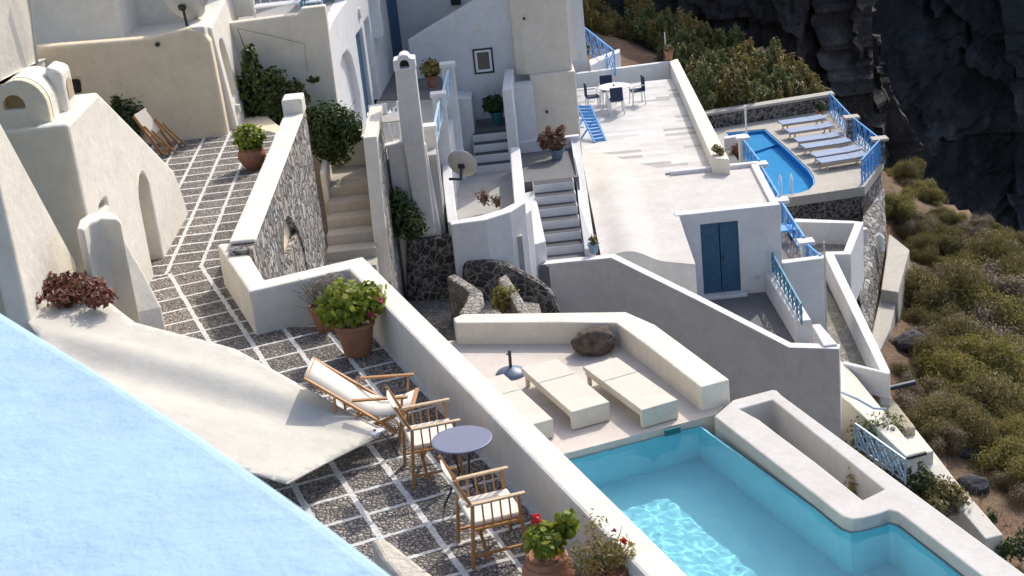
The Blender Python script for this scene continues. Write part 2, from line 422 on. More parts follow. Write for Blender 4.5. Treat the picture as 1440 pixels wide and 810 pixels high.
# tall rubble wall beside the stairs
A = P(358, 338, .72); B = P(426, 132, 1.0)
A2 = A-(B-A)*.05; A2.z = 0
wn = (Vector((B.x, B.y, 0))-Vector((A.x, A.y, 0))); wl = wn.length; wn.normalize(); wp = Vector((wn.y, -wn.x, 0))   # wp looks right, to the stairs
rw = thing('rubble_wall', 'tall grey rubble stone wall with a white cap and an arched niche beside the stairs', 'wall', (A.x, A.y, -5))
base0 = Vector((A.x, A.y, 0))
def rwxy(px, py):
    h = WL(px, py, A, B); return ((h-base0).dot(wn), h.z)
arch = [rwxy(404, 384), rwxy(399, 345), rwxy(400, 312), rwxy(404, 303), rwxy(411, 307), rwxy(420, 325), rwxy(428, 350), rwxy(434, 384)]
ystep = (P(407, 163, .72)-A).length
mb = MB().sheet(base0, wn, (0,0,1), [(-.3, -5), (wl, -5), (wl, .97), (ystep, .97), (ystep, .69), (-.3, .69)], [arch], -wp*.33)
mb.build('stone_face', RUBBLE, rw)
mb = MB().prism([base0+wn*t_+wp*s_+Vector((0,0,.75)) for t_, s_ in ((-.02, .02), (ystep-.02, .02), (ystep-.02, -.36), (-.02, -.36))], .69)
mb.prism([base0+wn*t_+wp*s_+Vector((0,0,1.03)) for t_, s_ in ((ystep-.015, .02), (wl+.02, .02), (wl+.02, -.36), (ystep-.015, -.36))], .692)
mb.build('plaster_cap', CREAM2, rw, bevel=.03)
mb = MB().sheet(base0-wp*.13, wn, (0,0,1), [(1, -2.4), (8, -2.4), (8, .4), (1, .4)], (), -wp*.1)
mb.build('niche_back', CREAM, rw)
za = [q_ for q_ in arch]
zl = rwxy(402, 352)[1]
mb = MB(); mb.prism([base0+wn*t_-wp*s_+Vector((0,0,zl-.25)) for t_, s_ in ((arch[0][0]-.3, .03), (arch[-1][0]+.3, .03), (arch[-1][0]+.3, .12), (arch[0][0]-.3, .12))], -2.3)
mb.build('niche_sill', RUBBLE, rw)

# ---- director's chairs
def director_chair(name, label, loc, rz):
    t = thing(name, label, 'chair', (0,0,0), 'folding wooden armchairs at the round table')
    wd, dp = .27, .24
    for s_ in (-1, 1):
        MB().bar((dp, s_*wd, 0), (dp-.03, s_*wd, .64), .042, .03).build('leg', WOOD, t, .004)
        MB().bar((-dp-.04, s_*wd, 0), (-dp+.02, s_*wd, .64), .042, .03).build('leg', WOOD, t, .004)
        MB().box((0, s_*wd, .655), (.56, .05, .022)).build('armrest', WOODL, t, .006)
        MB().bar((-dp, s_*wd, .40), (dp, s_*wd, .40), .045, .025).build('seat_rail', WOOD, t, .004)
        MB().bar((-dp-.02, s_*wd, .13), (dp, s_*wd, .13), .03, .022).build('foot_rail', WOOD, t, .004)
        for k in range(4):
            x = -.13+k*.085
            MB().tube([(x, s_*wd, .42), (x, s_*wd, .645)], .009, 6).build('spindle', WOOD, t)
        MB().bar((-dp+.01, s_*wd, .645), (-dp-.12, s_*wd, .93), .032, .03).build('back_post', WOOD, t, .005)
    MB().bar((dp-.03, -wd, .37), (dp-.03, wd, .37), .045, .025).build('front_rail', WOOD, t, .004)
    MB().bar((-.12, -wd+.02, .05), (-.12, wd-.02, .40), .03, .02).bar((-.09, wd-.02, .05), (-.09, -wd+.02, .40), .03, .02).build('cross_brace', WOOD, t, .003)
    s_ = MB(); n = 8
    for i in range(n):
        for j in range(n):
            pass
    s_.box((0, 0, .435), (.49, .50, .05)).build('seat_cushion', CANVAS, t, .02, 3)
    b = MB()
    for k in range(8):
        y0, y1 = -wd+k*2*wd/8, -wd+(k+1)*2*wd/8
        f = lambda y: -.035*(1-(y/wd)**2)
        lo, hi = Vector((-dp-.04, 0, .70)), Vector((-dp-.115, 0, .90))
        pts = [Vector((lo.x+f(y0), y0, lo.z)), Vector((lo.x+f(y1), y1, lo.z)), Vector((hi.x+f(y1), y1, hi.z)), Vector((hi.x+f(y0), y0, hi.z))]
        b.face(pts)
    bmesh.ops.remove_doubles(b.bm, verts=b.bm.verts, dist=1e-4)
    o = b.build('backrest', CANVAS, t); m = o.modifiers.new('solid', 'SOLIDIFY'); m.thickness = .012
    t.location = loc; t.rotation_euler = (0, 0, rz)
    return t
def armpose(n0, n1, f0, f1):
    n0, n1, f0, f1 = [P(*k, .66) for k in (n0, n1, f0, f1)]
    c = (n0+n1+f0+f1)/4; d = (n1-n0)+(f1-f0)
    return Vector((c.x, c.y, 0)), math.atan2(d.y, d.x)
l_, r_ = armpose((658.7, 710), (728.7, 694), (648.7, 672), (705, 658.7))
director_chair('folding_armchair', 'wooden folding armchair with white seat nearest the red geranium pot', l_, r_)
l2, r2 = armpose((576.7, 603), (640, 591.7), (571.7, 573), (620, 562.7))
director_chair('folding_armchair', 'wooden folding armchair with white seat between round table and deck chair', l2, r2)
# ---- round table
tc = P(649.5, 617, .70)
t = thing('round_table', 'small round lilac grey table on thin legs between the two wooden armchairs', 'table', (tc.x, tc.y, 0))
MB().lathe((tc.x, tc.y, 0), [(.0, .675), (.285, .675), (.298, .682), (.30, .69), (.297, .698), (.29, .70), (0, .70)], 48, False).build('table_top', LILAC, t, smooth=False)
for k in range(3):
    an = 1.1+k*2.094
    d = Vector((math.cos(an), math.sin(an), 0))
    MB().tube([Vector((tc.x, tc.y, .67))+d*.12, Vector((tc.x, tc.y, .35))+d*.06, Vector((tc.x, tc.y, .0))+d*.25], .012, 6).build('leg', WOOD if k == 0 else IRON, t)
# ---- deck chairs
def deck_chair(label, loc, rz):
    t = thing('deck_chair', label, 'deck chair', (0,0,0))
    wd = .29
    for s_ in (-1, 1):
        y = s_*wd
        MB().bar((-.66, y, .93), (.34, y, .16), .05, .028).build('back_rail', WOOD, t, .005)
        MB().bar((-.48, y-s_*.035, .03), (.56, y-s_*.035, .44), .05, .026).build('seat_rail', WOOD, t, .005)
        MB().bar((-.33, y+s_*.03, .68), (-.38, y+s_*.03, 0), .045, .026).build('leg', WOOD, t, .005)
        MB().bar((.46, y+s_*.03, .60), (.36, y+s_*.03, 0), .045, .026).build('leg', WOOD, t, .005)
        MB().box((.20, y+s_*.03, .612), (.66, .055, .024)).build('armrest', WOOD, t, .006)
        MB().bar((-.05, y+s_*.03, 0.46), (-.30, y+s_*.03, .0), .04, .022).build('prop', WOOD, t, .005)
    MB().bar((-.64, -wd, .915), (-.64, wd, .915), .035).build('head_bar', WOOD, t, .006)
    MB().bar((.55, -wd, .435), (.55, wd, .435), .05, .03).build('foot_bar', WOOD, t, .006)
    for xx in (-.37, .37): MB().bar((xx, -wd, .10), (xx, wd, .10), .03).build('cross_bar', WOOD, t, .005)
    prof = [(-.655, .95), (-.50, .815), (-.33, .67), (-.16, .53), (0, .42), (.12, .375), (.24, .37), (.40, .395), (.55, .45)]
    b = MB(); k = wd-.035
    for (x0, z0), (x1, z1) in zip(prof, prof[1:]): b.face([(x0, -k, z0), (x1, -k, z1), (x1, k, z1), (x0, k, z0)])
    bmesh.ops.remove_doubles(b.bm, verts=b.bm.verts, dist=1e-4)
    o = b.build('canvas_sling', CANVAS, t, smooth=True); m = o.modifiers.new('solid', 'SOLIDIFY'); m.thickness = .012
    t.location = loc; t.rotation_euler = (0, 0, rz)
    return t
hd = P(441, 508, .93); ft = P(586, 556, .44); d = ft-hd
deck_chair('wooden deck chair with white canvas sling beside the big geranium pot', Vector(((hd.x+ft.x)/2, (hd.y+ft.y)/2, 0)), math.atan2(d.y, d.x)).scale = (.92, .92, .92)
fc = thing('deck_chair', 'folded wooden deck chair with white canvas leaning by the dark bush in the passage', 'deck chair', P(226, 214, 0))
f0, f1 = P(228, 217, .02), P(188, 164, 1.0); fs_ = Vector((.12, .5, 0))
for k in (0, 1):
    o_ = fs_*k
    MB().bar(f0+o_, f1+o_, .05, .03).build('back_rail', WOOD, fc, .005)
    MB().bar(f0+o_+Vector((.16, -.02, 0)), f0.lerp(f1, .72)+o_+Vector((.05, -.02, .02)), .045, .03).build('leg', WOOD, fc, .005)
    MB().bar(f0+o_+Vector((.26, .02, 0)), f0.lerp(f1, .55)+o_+Vector((.10, .02, .05)), .045, .03).build('seat_rail', WOOD, fc, .005)
for q_ in (.02, .5, .98): MB().bar(f0.lerp(f1, q_), f0.lerp(f1, q_)+fs_, .035).build('cross_bar', WOOD, fc)
cm = MB(); e_ = Vector((.02, -.01, .03)); cm.face([f0.lerp(f1, .45)+e_, f1+e_, f1+fs_+e_, f0.lerp(f1, .45)+fs_+e_]); o = cm.build('canvas_sling', CANVAS, fc)
m = o.modifiers.new('s', 'SOLIDIFY'); m.thickness = .012
# ---- pots with plants
def pot_mesh(t, c, r, h, jar=False, m=None):
    c = Vector((c[0], c[1], c[2] if len(c) > 2 else 0))
    pr = [(r*.62, 0), (r*.66, .02), (r*.92, h*.86), (r*.93, h*.87), (r, h*.875), (r*1.02, h*.93), (r, h), (r*.88, h), (r*.86, h*.9), (0.001, h*.88)]
    if jar: pr = [(r*.5, 0), (r*.8, h*.25), (r, h*.55), (r*.93, h*.82), (r*.72, h*.95), (r*.78, h), (r*.66, h), (r*.6, h*.93), (.001, h*.92)]
    MB().lathe(c, pr, 32, False).build('pot', m or TERRA, t, smooth=jar)
def potted(label, c, r, h, blobs, n, size, leafm, seed=1, flowers=None, jar=False, asp=.8, sides=6, stems=6, sten=.25, potm=None):
    c = Vector((c[0], c[1], c[2] if len(c) > 2 else 0))
    t = thing('potted_plant', label, 'potted plant', c)
    pot_mesh(t, c, r, h, jar, potm)
    MB().lathe(c, [(.001, h*.9), (r*.84, h*.895)], 20, False).build('soil', SOIL, t)
    bl = [(c+Vector(b[0]), b[1], b[2]) for b in blobs]
    leaves(MB(), bl, n, size, seed, asp, .5, .4, sides).build('foliage', leafm, t)
    if stems: twigs(MB(), c+Vector((0,0,h*.85)), stems, sten, .008, seed).build('stems', BARK, t)
    for k, (off, rad, fm) in enumerate(flowers or []):
        f = MB(); leaves(f, [(c+Vector(off), (rad,)*3, 1)], 40, rad*.45, seed+k+3, .9, .3, .2, 5)
        f.build('flower_head', fm, t)
    return t
pc = P(504, 497, 0)
potted('large terracotta pot of bright green geranium with two pink blooms', pc, .26, .44,
       [((-.02,0,.72), (.40,.36,.27), 3), ((-.22,.02,.62), (.24,.26,.22), 1), ((.24,.0,.70), (.22,.24,.24), 1), ((.0,-.12,.58), (.3,.24,.16), 1)], 1500, .036, G_GER, 5,
       [((.37,-.14,.72), .045, F_PINK), ((.24,-.24,.60), .05, F_PINK)])
pc2 = P(452, 468, 0)+Vector((.05, .1, 0))
potted('terracotta pot of dry grey brown lavender behind the big geranium', pc2, .18, .34,
       [((.05,.1,.52), (.30,.26,.20), 2), ((.2,.12,.60), (.2,.2,.14), 1)], 1300, .035, G_DRY, 6, asp=.12, sides=4, stems=30, sten=.45)
pc3 = P(357, 236, 0)
potted('round terracotta pot with yellow green plant at far end of the passage parapet', pc3, .26, .40,
       [((0,0,.58), (.29,.29,.24), 1)], 900, .04, G_GER, 7, jar=True)
pj = P(768, 775, .5)
potted('big terracotta jar with green geranium and one red bloom at the foot of parapet', Vector((pj.x, pj.y, -.05)), .24, .50,
       [((0,.0,.66), (.19,.18,.15), 2), ((.2,.05,.78), (.1,.1,.14), .5)], 520, .032, G_GER, 8,
       [((-.05,.06,.83), .05, F_RED)], True)
pk = P(852, 800, .5)
potted('terracotta jar with ochre brown bushy plant and dark red seed heads in corner', Vector((pk.x, pk.y, 0)), .24, .5,
       [((-.08,0,.62), (.26,.2,.17), 3), ((.12,.0,.66), (.16,.15,.15), 1), ((-.06,.1,.86), (.16,.1,.16), .3)], 900, .026, G_AUT, 9,
       [((.17,-.02,.76), .03, F_RED), ((.1,.1,.80), .02, F_PINK)], True, .35, 4, 14, .42)
# ---- canvas sail
sp = [((20,432),1.35), ((115,411),1.3), ((148,422),1.25), ((190,455),1.1), ((330,491),.85), ((420,541),.6), ((505,590),.35), ((542,606),.26), ((524,618),.24), ((470,645),.3), ((403,681),.42), ((330,660),.55), ((120,560),1.0)]
pts3 = [P(x, y, z) for (x, y), z in sp]
bm = bmesh.new(); poly = [Vector(v.xy) for v in pts3]
# fill with a grid of fabric that sags to a fold running to the tip
xs = [v.x for v in pts3]; ys = [v.y for v in pts3]
samples = []
inner = []
for i in range(40):
    for j in range(40):
        qx = min(xs)+(max(xs)-min(xs))*(i+.5)/40; qy = min(ys)+(max(ys)-min(ys))*(j+.5)/40
        inn = False
        for k in range(len(poly)):
            a_, b2 = poly[k], poly[k-1]
            if (a_.y > qy) != (b2.y > qy) and qx < (b2.x-a_.x)*(qy-a_.y)/(b2.y-a_.y)+a_.x: inn = not inn
        if inn and min((Vector((qx, qy))-p_).length for p_ in poly) > .08: inner.append(Vector((qx, qy)))
dense = []
for k in range(len(pts3)):
    a_, b2 = pts3[k], pts3[(k+1) % len(pts3)]
    for s_ in range(6): dense.append(a_.lerp(b2, s_/6))
ed = [Vector(v.xy) for v in dense]
vs, es, fs, ov, oe, of = delaunay_2d_cdt(ed+inner, [], [list(range(len(ed)))], 1, 1e-5)
tip = P(533, 612, .25); fold0 = P(190, 520, .9); fa = Vector(tip.xy); fb = Vector(fold0.xy); fd = (fb-fa); fl = fd.length; fd.normalize()
# least squares plane through the edge, then a fold running to the tip
S3 = [[0]*4 for _ in range(3)]
for p_ in dense:
    row = (p_.x, p_.y, 1)
    for i in range(3):
        for j in range(3): S3[i][j] += row[i]*row[j]
        S3[i][3] += row[i]*p_.z
for i in range(3):
    pv_ = S3[i][i]; S3[i] = [q_/pv_ for q_ in S3[i]]
    for j in range(3):
        if j != i: S3[j] = [u_-S3[j][i]*w2_ for u_, w2_ in zip(S3[j], S3[i])]
pa_, pb_, pc_ = S3[0][3], S3[1][3], S3[2][3]
def sailz(v):
    z0 = pa_*v.x+pb_*v.y+pc_
    num = den = 0
    for p_ in dense:
        k = 1/((Vector(p_.xy)-v).length_squared+.02)**1.5; den += k; num += k*(p_.z-(pa_*p_.x+pb_*p_.y+pc_))
    z = z0+num/den
    rel = v-fa; s_ = rel.dot(fd); dperp = rel.x*fd.y-rel.y*fd.x
    amp = .09*min(1, max(0, s_/1.3))**.8; wd_ = .07+.13*min(1, max(0, s_/1.6))
    edge = min((v-e_).length for e_ in ed); wgt = min(1, edge/.3)
    return z + wgt*(amp*(.55*math.exp(-((dperp-wd_*.6)/wd_)**2) - .75*math.exp(-((dperp+wd_*1.3)/(wd_*1.4))**2)) + .006*noise.noise(Vector((v.x*2.2, v.y*2.2, 0))))
bv = [bm.verts.new((v.x, v.y, sailz(v))) for v in vs]
for f in fs: bm.faces.new([bv[i] for i in f])
mb = MB(); mb.bm.free(); mb.bm = bm
st = thing('canvas_awning', 'pale grey canvas awning stretched low over the terrace to a knotted tip', 'awning', (pts3[8].x, pts3[8].y, 0))
o = mb.build('canvas', SAILM, st, smooth=True); m = o.modifiers.new('s', 'SOLIDIFY'); m.thickness = .012
hem = MB().tube([p_+Vector((0,0,.004)) for p_ in pts3[5:11]], .012, 6).build('hem', SAILM, st)
tp = P(530, 608, .27)
MB().box((tp.x, tp.y, .27), (.16, .09, .035), .9).build('corner_patch', WHITEP, st, .008)
MB().lathe((tp.x-.02, tp.y+.01, .29), [(.016, 0), (.016, .01), (.007, .011)], 12).build('grommet', IRON, st)
MB().tube([tp+Vector((.05,-.02,0)), tp+Vector((.14,-.05,-.1)), tp+Vector((.2,-.08,-.265))], .008, 6).build('tie_rope', IRON, st)
# ---- pale blue foreground roof and the rough ledge under it
bz = 5.55
e0 = P(-60, 393, bz); e1 = P(0, 430, bz); e2 = P(290, 607, bz); e3 = P(470, 732, bz); e4 = P(640, 860, bz)
bt = [P(-200, 300, bz), e0, e1, P(150, 521, bz), e2, P(400, 683, bz), e3, e4, P(720, 930, bz), Vector((-.9, .6, bz)), Vector((-3.5, .6, bz))]
o = MB().prism(bt, -.0).build('blue_house', BLUEW, bevel=.05, seg=4)
tag(o, 'pale blue plastered house top in the near left corner', 'house')
lg = [P(x, y, .35) for x, y in ((520,757), (545,757), (615,812), (700,880), (640,900), (540,790))]
o = MB().prism(lg, 0.0).build('stone_ledge', plaster('weathered_ledge', (.66,.60,.49), (.30,.25,.18), .7, .8, .06), bevel=.05, seg=3)
tag(o, 'rough weathered cream ledge along the foot of the blue house', 'ledge')
# ================================================================ houses left of the passage
def arch_loop(u0, u1, z0, z1, n=8):
    "door outline with a round head"
    r = (u1-u0)/2; c = (u0+u1)/2; h = min(z1-z0-.05, r); zz = z1-h
    return [(u0, z0), (u1, z0)]+[(c+r*math.cos(math.pi*k/n), zz+h*math.sin(math.pi*k/n)) for k in range(n+1)]
HX = -5.31
y_c = WX(95, 172, HX).y; zt = 3.05
lh = thing('whitewashed_house', 'cream whitewashed house with sloping buttress wall, arched doorway and vaulted roof lights', 'house', (HX-1.5, 20.5, 0))
far = [WX(138, 130, HX), WX(190, 183, HX), WX(245, 240, HX), WX(256, 270, HX), WX(266, 302, HX)]
door = arch_loop(WX(217, 387, HX).y, WX(231, 374, HX).y+.05, -.2, WX(193, 268, HX).z+.12)
hole2 = arch_loop(WX(139, 292, HX).y, WX(153, 292, HX).y, WX(146, 296, HX).z, WX(146, 281, HX).z)
hole2 = [(y, z) for y, z in hole2]
out = [(y_c, -.2), (far[-1].y, -.2)]+[(p.y, max(p.z, 0)) for p in reversed(far)]+[(y_c, zt)]
m_ = MB().sheet((HX, 0, 0), (0,1,0), (0,0,1), out, [door, hole2], Vector((-.45, 0, 0)))
m_.build('buttress_wall', CREAM2, lh, .05)
# front wall, facing the terrace
MB().prism([(HX-.012, y_c-.006, zt-.012), (HX-.012, y_c+.1, zt-.012), (HX-.44, y_c+.12, zt-.012), (HX-.44, far[0].y, zt-.012), (-9, far[0].y, zt-.012), (-9, y_c-.006, zt-.012)], -.1).build('front_wall', CREAM, lh, .04)
# recessed wooden-less doorway and small opening
yd = (door[0][0]+door[1][0])/2
MB().box((HX-.5, yd, .8), (.08, 1.4, 2.2)).build('door_recess', CREAM, lh)
MB().box((HX-.40, hole2[0][0]+.2, hole2[0][1]), (.05, .8, 1.0)).build('window_recess', CREAM, lh)
# vaulted roof lights
fy = y_c+.22
vx0, vx1 = WY(-8, 160, fy).x, WY(72, 170, fy).x
cz = WY(18, 113, fy).z
def vault(mb, x0, x1, ya, yb, z0, z1, n=14):
    c = (x0+x1)/2; r = (x1-x0)/2
    pr = [(x0, z0)]+[(c-r*math.cos(math.pi*k/n), z1-(z1-z0)*.62*(1-math.sin(math.pi*k/n))) for k in range(n+1)]+[(x1, z0)]
    a = [mb.bm.verts.new((x, ya, z)) for x, z in pr]; b = [mb.bm.verts.new((x, yb, z)) for x, z in pr]
    k = len(pr)
    for i in range(k-1): mb.bm.faces.new((a[i], b[i], b[i+1], a[i+1]))
    return pr
mb = MB(); pr = vault(mb, vx0, vx1, fy+.165, fy+.85, zt-.02, cz); mb.bm.faces.new([mb.bm.verts.new((x, fy+.21, z)) for x, z in pr]); mb.build('roof_vault', CREAM2, lh, 0, smooth=False)
wl0, wl1 = WY(5, 155, fy), WY(36, 155, fy)
whole = arch_loop(wl0.x, wl1.x, wl0.z-.01, WY(20, 134, fy).z)
MB().sheet((0, fy, 0), (1,0,0), (0,0,1), [(vx0, zt-.1), (vx1, zt-.1)]+[(x, z) for x, z in reversed(pr[1:-1])], [whole], Vector((0, .16, 0))).build('vault_front', CREAM, lh, .02)
MB().box(((wl0.x+wl1.x)/2, fy+.17, wl0.z+.12), (.42, .04, .34)).build('vault_light', plain('amber_shutter', (.42,.27,.12), .7), lh)
dy0 = fy+.5; dx0, dx1 = WY(64, 110, dy0).x, WY(91, 130, dy0).x; dz = WY(82, 98, dy0).z
mb = MB().prism([(dx0, dy0, dz+.06), (dx1, dy0, dz-.02), (dx1, dy0+.5, dz-.02), (dx0, dy0+.5, dz+.06)], zt-.05)
mb.build('roof_dormer', CREAM2, lh, .07, 3)
MB().sheet((dx1+.012, 0, 0), (0,1,0), (0,0,1), arch_loop(dy0+.13, dy0+.38, zt+.14, zt+.40), (), Vector((-.05,0,0))).build('dormer_light', plain('tan_shutter', (.45,.36,.22), .7), lh)
# sloping broad wall in the near left, and the rounded buttress
def PL(px, py, a, b, c):
    n = (b-a).cross(c-a); r = ray(px, py); return EYE + r*((a-EYE).dot(n)/r.dot(n))
sa, sb_, sc_ = P(106, 367, 1.3), P(24, 428, 1.22), P(0, 170, 3.55)
o = MB().prism([PL(x, y, sa, sb_, sc_) for x, y in ((-40, 90), (0, 170), (106, 367), (80, 402), (24, 428), (0, 330), (-40, 240))], -.05).build('sloping_wall', CREAM2, bevel=.04)
tag(o, 'broad cream wall sloping down to the red succulents from the left edge', 'wall')
bt = thing('stair_buttress', 'cream rounded buttress wall sloping down to the passage floor beside the red succulents', 'wall', P(190, 400, 0))
ba, bb, bc_ = P(128, 318, 1.75), P(164, 304, 1.75), P(226, 432, .5)
MB().prism([PL(x, y, ba, bb, bc_) for x, y in ((108, 330), (118, 321), (134, 315), (152, 312), (167, 316), (199, 371), (230, 431), (202, 437), (174, 442), (150, 402), (128, 366))], 0).build('body', CREAM2, bt, .07, 4)
MB().prism([P(x, y, 2.0) for x, y in ((107, 322), (111, 309), (123, 301), (140, 297), (157, 297), (166, 303), (169, 311), (160, 309), (140, 308), (124, 314), (117, 322))], .6).build('rounded_rim', CREAM2, bt, .05, 3)
# red succulents in their planter
pl = thing('succulent_planter', 'cream planter box filled with dark red succulents behind the awning', 'planter', P(88, 418, 0))
pp_ = [P(24, 430, 1.25), P(92, 398, 1.25), P(146, 412, 1.25), P(146, 426, 1.25), P(60, 440, 1.25)]
MB().prism(pp_, 0).build('planter_box', CREAM2, pl, .03)
MB().prism([v+Vector((0,0,.03)) for v in pp_], 1.2).build('soil', SOIL, pl)
cs = [(P(x, y, 1.46), r*.95) for x, y, r in ((45, 404, .2), (70, 396, .24), (98, 394, .24), (120, 400, .24), (138, 412, .2), (35, 418, .16), (90, 412, .2))]
leaves(MB(), [(c-Vector((0,0,.05)), (r*1.2, r, r*.62), 1) for c, r in cs], 1900, .042, 11, .5, .5, .5).build('succulents', G_RED, pl)
# ---- upper house at the end of the passage
uy = 29.6
uh = thing('flat_roofed_house', 'cream flat-roofed house with satellite dish at the far end of the passage', 'house', (-7, uy+1, 0))
tl, tm, tr = WY(53, 53, uy), WY(210, 46, uy), WY(292, 42, uy)
bl_, br_ = WY(200, 199, uy), WY(322, 193, uy)
tz = 2.16
fr = [(-9.6, -.3), (br_.x, -.3), (br_.x-.02, 0.6), (tr.x+.0, tz-.25), (tr.x-.12, tz-.02), (WY(262, 40, uy).x, tz+.05), (tm.x, tz-.06), (tl.x, tz), (-9.6, tz)]
hole = arch_loop(-6.23, -6.07, tz-.42, tz-.33)
blk = [WY(88, 133, uy), WY(114, 133, uy), WY(112, 112, uy), WY(87, 113, uy)]
MB().sheet((0, uy, 0), (1,0,0), (0,0,1), fr, [[(p.x, p.z) for p in blk]], Vector((0, .35, 0))).build('front_wall', CREAM, uh, .07, 3)
bc = sum(blk, Vector())/4
MB().box((bc.x, uy+.2, bc.z), (1, .04, .8)).build('dark_window', DARK, uh)
MB().tube([(WY(222, 62, uy).x, uy-.06, WY(222, 62, uy).z), (WY(222, 62, uy).x, uy+.05, WY(222, 62, uy).z)], .045, 10).build('rain_spout', DARK, uh)
# right wall with the arched recess, leaning in
ux = tr.x
rt = [(uy+.36, -.3), (33.4, -.3), (33.4, tz+.25), (uy+.36, tz-.02)]
rb = Vector((WY(337, 187, uy+.5).x, 0, 0)).x
lean = (rb-ux)/2.2
ra = arch_loop(30.3, 30.95, .55, 1.75)
ww = MB().sheet((rb, 0, 0), (0,1,0), Vector((-lean, 0, 1)), rt, [ra], Vector((-.4, 0, 0)))
ww.build('side_wall', CREAM2, uh, .06, 3)
MB().box((rb-.42, 30.6, 1.1), (.1, .9, 1.5)).build('side_recess', CREAM, uh)
MB().box((rb+.0, 30.35, .35), (.10, .10, .16)).build('meter_box', CREAM2, uh, .01)
# roof with parapets
MB().prism([(-9.6, uy+.3, tz-.35), (ux-.05, uy+.3, tz-.35), (ux-.05, 34, tz-.35), (-9.6, 34, tz-.35)], tz-.55).build('roof', CREAM2, uh)
MB().prism([Vector((WY(262, 42, uy).x, uy+.04, tz+.06)), Vector((tr.x-.06, uy+.04, tz+.06)), P(313, 3, tz+.06), P(288, 4, tz+.06)], tz-.4).build('roof_parapet', CREAM2, uh, .05)
MB().prism([(-7.6, 33.0, tz+2.6), (-5.0, 33.0, tz+2.6), (-5.0, 33.4, tz+2.6), (-7.6, 33.4, tz+2.6)], tz-.4).build('rear_wall', CREAM2, uh, .05)
MB().prism([(-9.6, 31.4, 4.6), (-7.55, 31.4, 4.6), (-7.55, 34, 4.6), (-9.6, 34, 4.6)], -.2).build('upper_block', CREAM2, uh, .06)
# dish
def dish(name, label, px, py, y, r, face, post, group=None):
    c = WY(px, py, y); t = thing(name, label, 'satellite dish', c)
    f = Vector(face).normalized(); q = f.to_track_quat('Z', 'Y').to_matrix()
    mb = MB(); n = 28; rings = []
    for k in range(7):
        rr = r*k/6
        rings.append([mb.bm.verts.new(c+q@Vector((rr*math.cos(6.28318*j/n), rr*1.08*math.sin(6.28318*j/n), .22*r*(k/6)**2-.1*r))) for j in range(n)] if k else [mb.bm.verts.new(c+q@Vector((0,0,-.1*r)))])
    for j in range(n): mb.bm.faces.new((rings[0][0], rings[1][j], rings[1][(j+1) % n]))
    for a, b in zip(rings[1:], rings[2:]):
        for j in range(n): mb.bm.faces.new((a[j], b[j], b[(j+1) % n], a[(j+1) % n]))
    o = mb.build('reflector', DISHM, t, smooth=True); m = o.modifiers.new('s', 'SOLIDIFY'); m.thickness = .012
    MB().bar(c+q@Vector((0,0,-.12*r)), c+q@Vector((0,0,-.32*r)), .14, .1).build('mount_bracket', IRON, t, .01)
    pts = [c+q@Vector((0,0,-.3*r))]+[Vector(p) for p in post]
    MB().tube(pts, .03, 8).build('mast', IRON, t)
    MB().tube([c+q@Vector((0,-r,.1*r)), c+q@Vector((0,-.25*r,.75*r))], .014, 6).build('feed_arm', IRON, t)
    MB().lathe(c+q@Vector((0,-.22*r,.72*r)), [(.03,0),(.045,.03),(.045,.08),(.02,.1)], 12).build('feed_horn', WHITEP, t)
    return t
cd = WY(258, 8, 30.4)
dish('satellite_dish', 'pale satellite dish standing on the cream flat roof by the passage', 258, 6, 30.4, .42, (.25, .75, .5), [(cd.x, 30.32, cd.z-.1), (cd.x+.04, 30.3, tz-.35)])
# tall bright neighbour house in the corner, with a pole
nb = thing('tall_house', 'bright cream house wall filling the top left corner', 'house', (-8, 28, 0))
k0, k1 = WY(36, -30, 29.2), WY(48, 70, 29.2)
MB().prism([(-9.4, 25, 7), (k0.x-.75, 25, 7), (k0.x, 29.3, 7), (-9.4, 29.3, 7)], [(-9.4, 25, 1.9), (k1.x-.75, 25, 1.9), (k1.x, 29.3, 1.9), (-9.4, 29.3, 1.9)]).build('wall', CREAM2, nb, .06)
MB().prism([(k1.x-.6, 26, 1.95), (k1.x+.1, 29.25, 1.95), (k1.x+.1, 29.4, 1.95), (-9, 29.4, 1.95), (-9, 26, 1.95)], 1.75).build('eave_ledge', CREAM2, nb, .03)
MB().prism([(-9.4, 25.2, 1.75), (k1.x-.9, 25.2, 1.75), (k1.x-.2, 29.2, 1.75), (-9.4, 29.2, 1.75)], -.1).build('lower_wall', CREAM, nb, .04)
tag(MB().tube([WY(38, -30, 29), WY(52, 88, 29)], .035, 8).build('drain_pipe', DISHM), 'thin pale pipe running down beside the bright corner house', 'pipe')
# bush by the passage deck chair
def bush(name, label, c, r, n, size, m_, seed, blobs=None, cat='shrub', group=None, asp=.45, tw=8):
    c = Vector(c); t = thing(name, label, cat, c, group)
    rnd = random.Random(seed)
    bl = blobs or [(Vector((rnd.uniform(-.5,.5)*r[0], rnd.uniform(-.5,.5)*r[1], r[2]*(.55+rnd.random()*.75))), tuple(q*rnd.uniform(.4,.7) for q in r), 1) for _ in range(6)]
    leaves(MB(), [(c+Vector(b[0]), b[1], b[2]) for b in bl], n, size, seed, asp, .5, .35).build('foliage', m_, t)
    twigs(MB(), c, tw, r[2]*1.5, .012, seed, .6).build('stems', BARK, t)
    return t
bush('dark_bush', 'dark green upright bush against the cream flat-roofed house by the passage', P(196, 202, 0), (.42, .35, .55), 1700, .06, G_DARK, 21,
     [((-.12,0,.5), (.4,.35,.5), 2), ((-.1,.1,1.05), (.12,.12,.35), .5), ((.2,.1,.8), (.14,.14,.45), .5), ((-.3,0,.85), (.12,.12,.3), .4)])

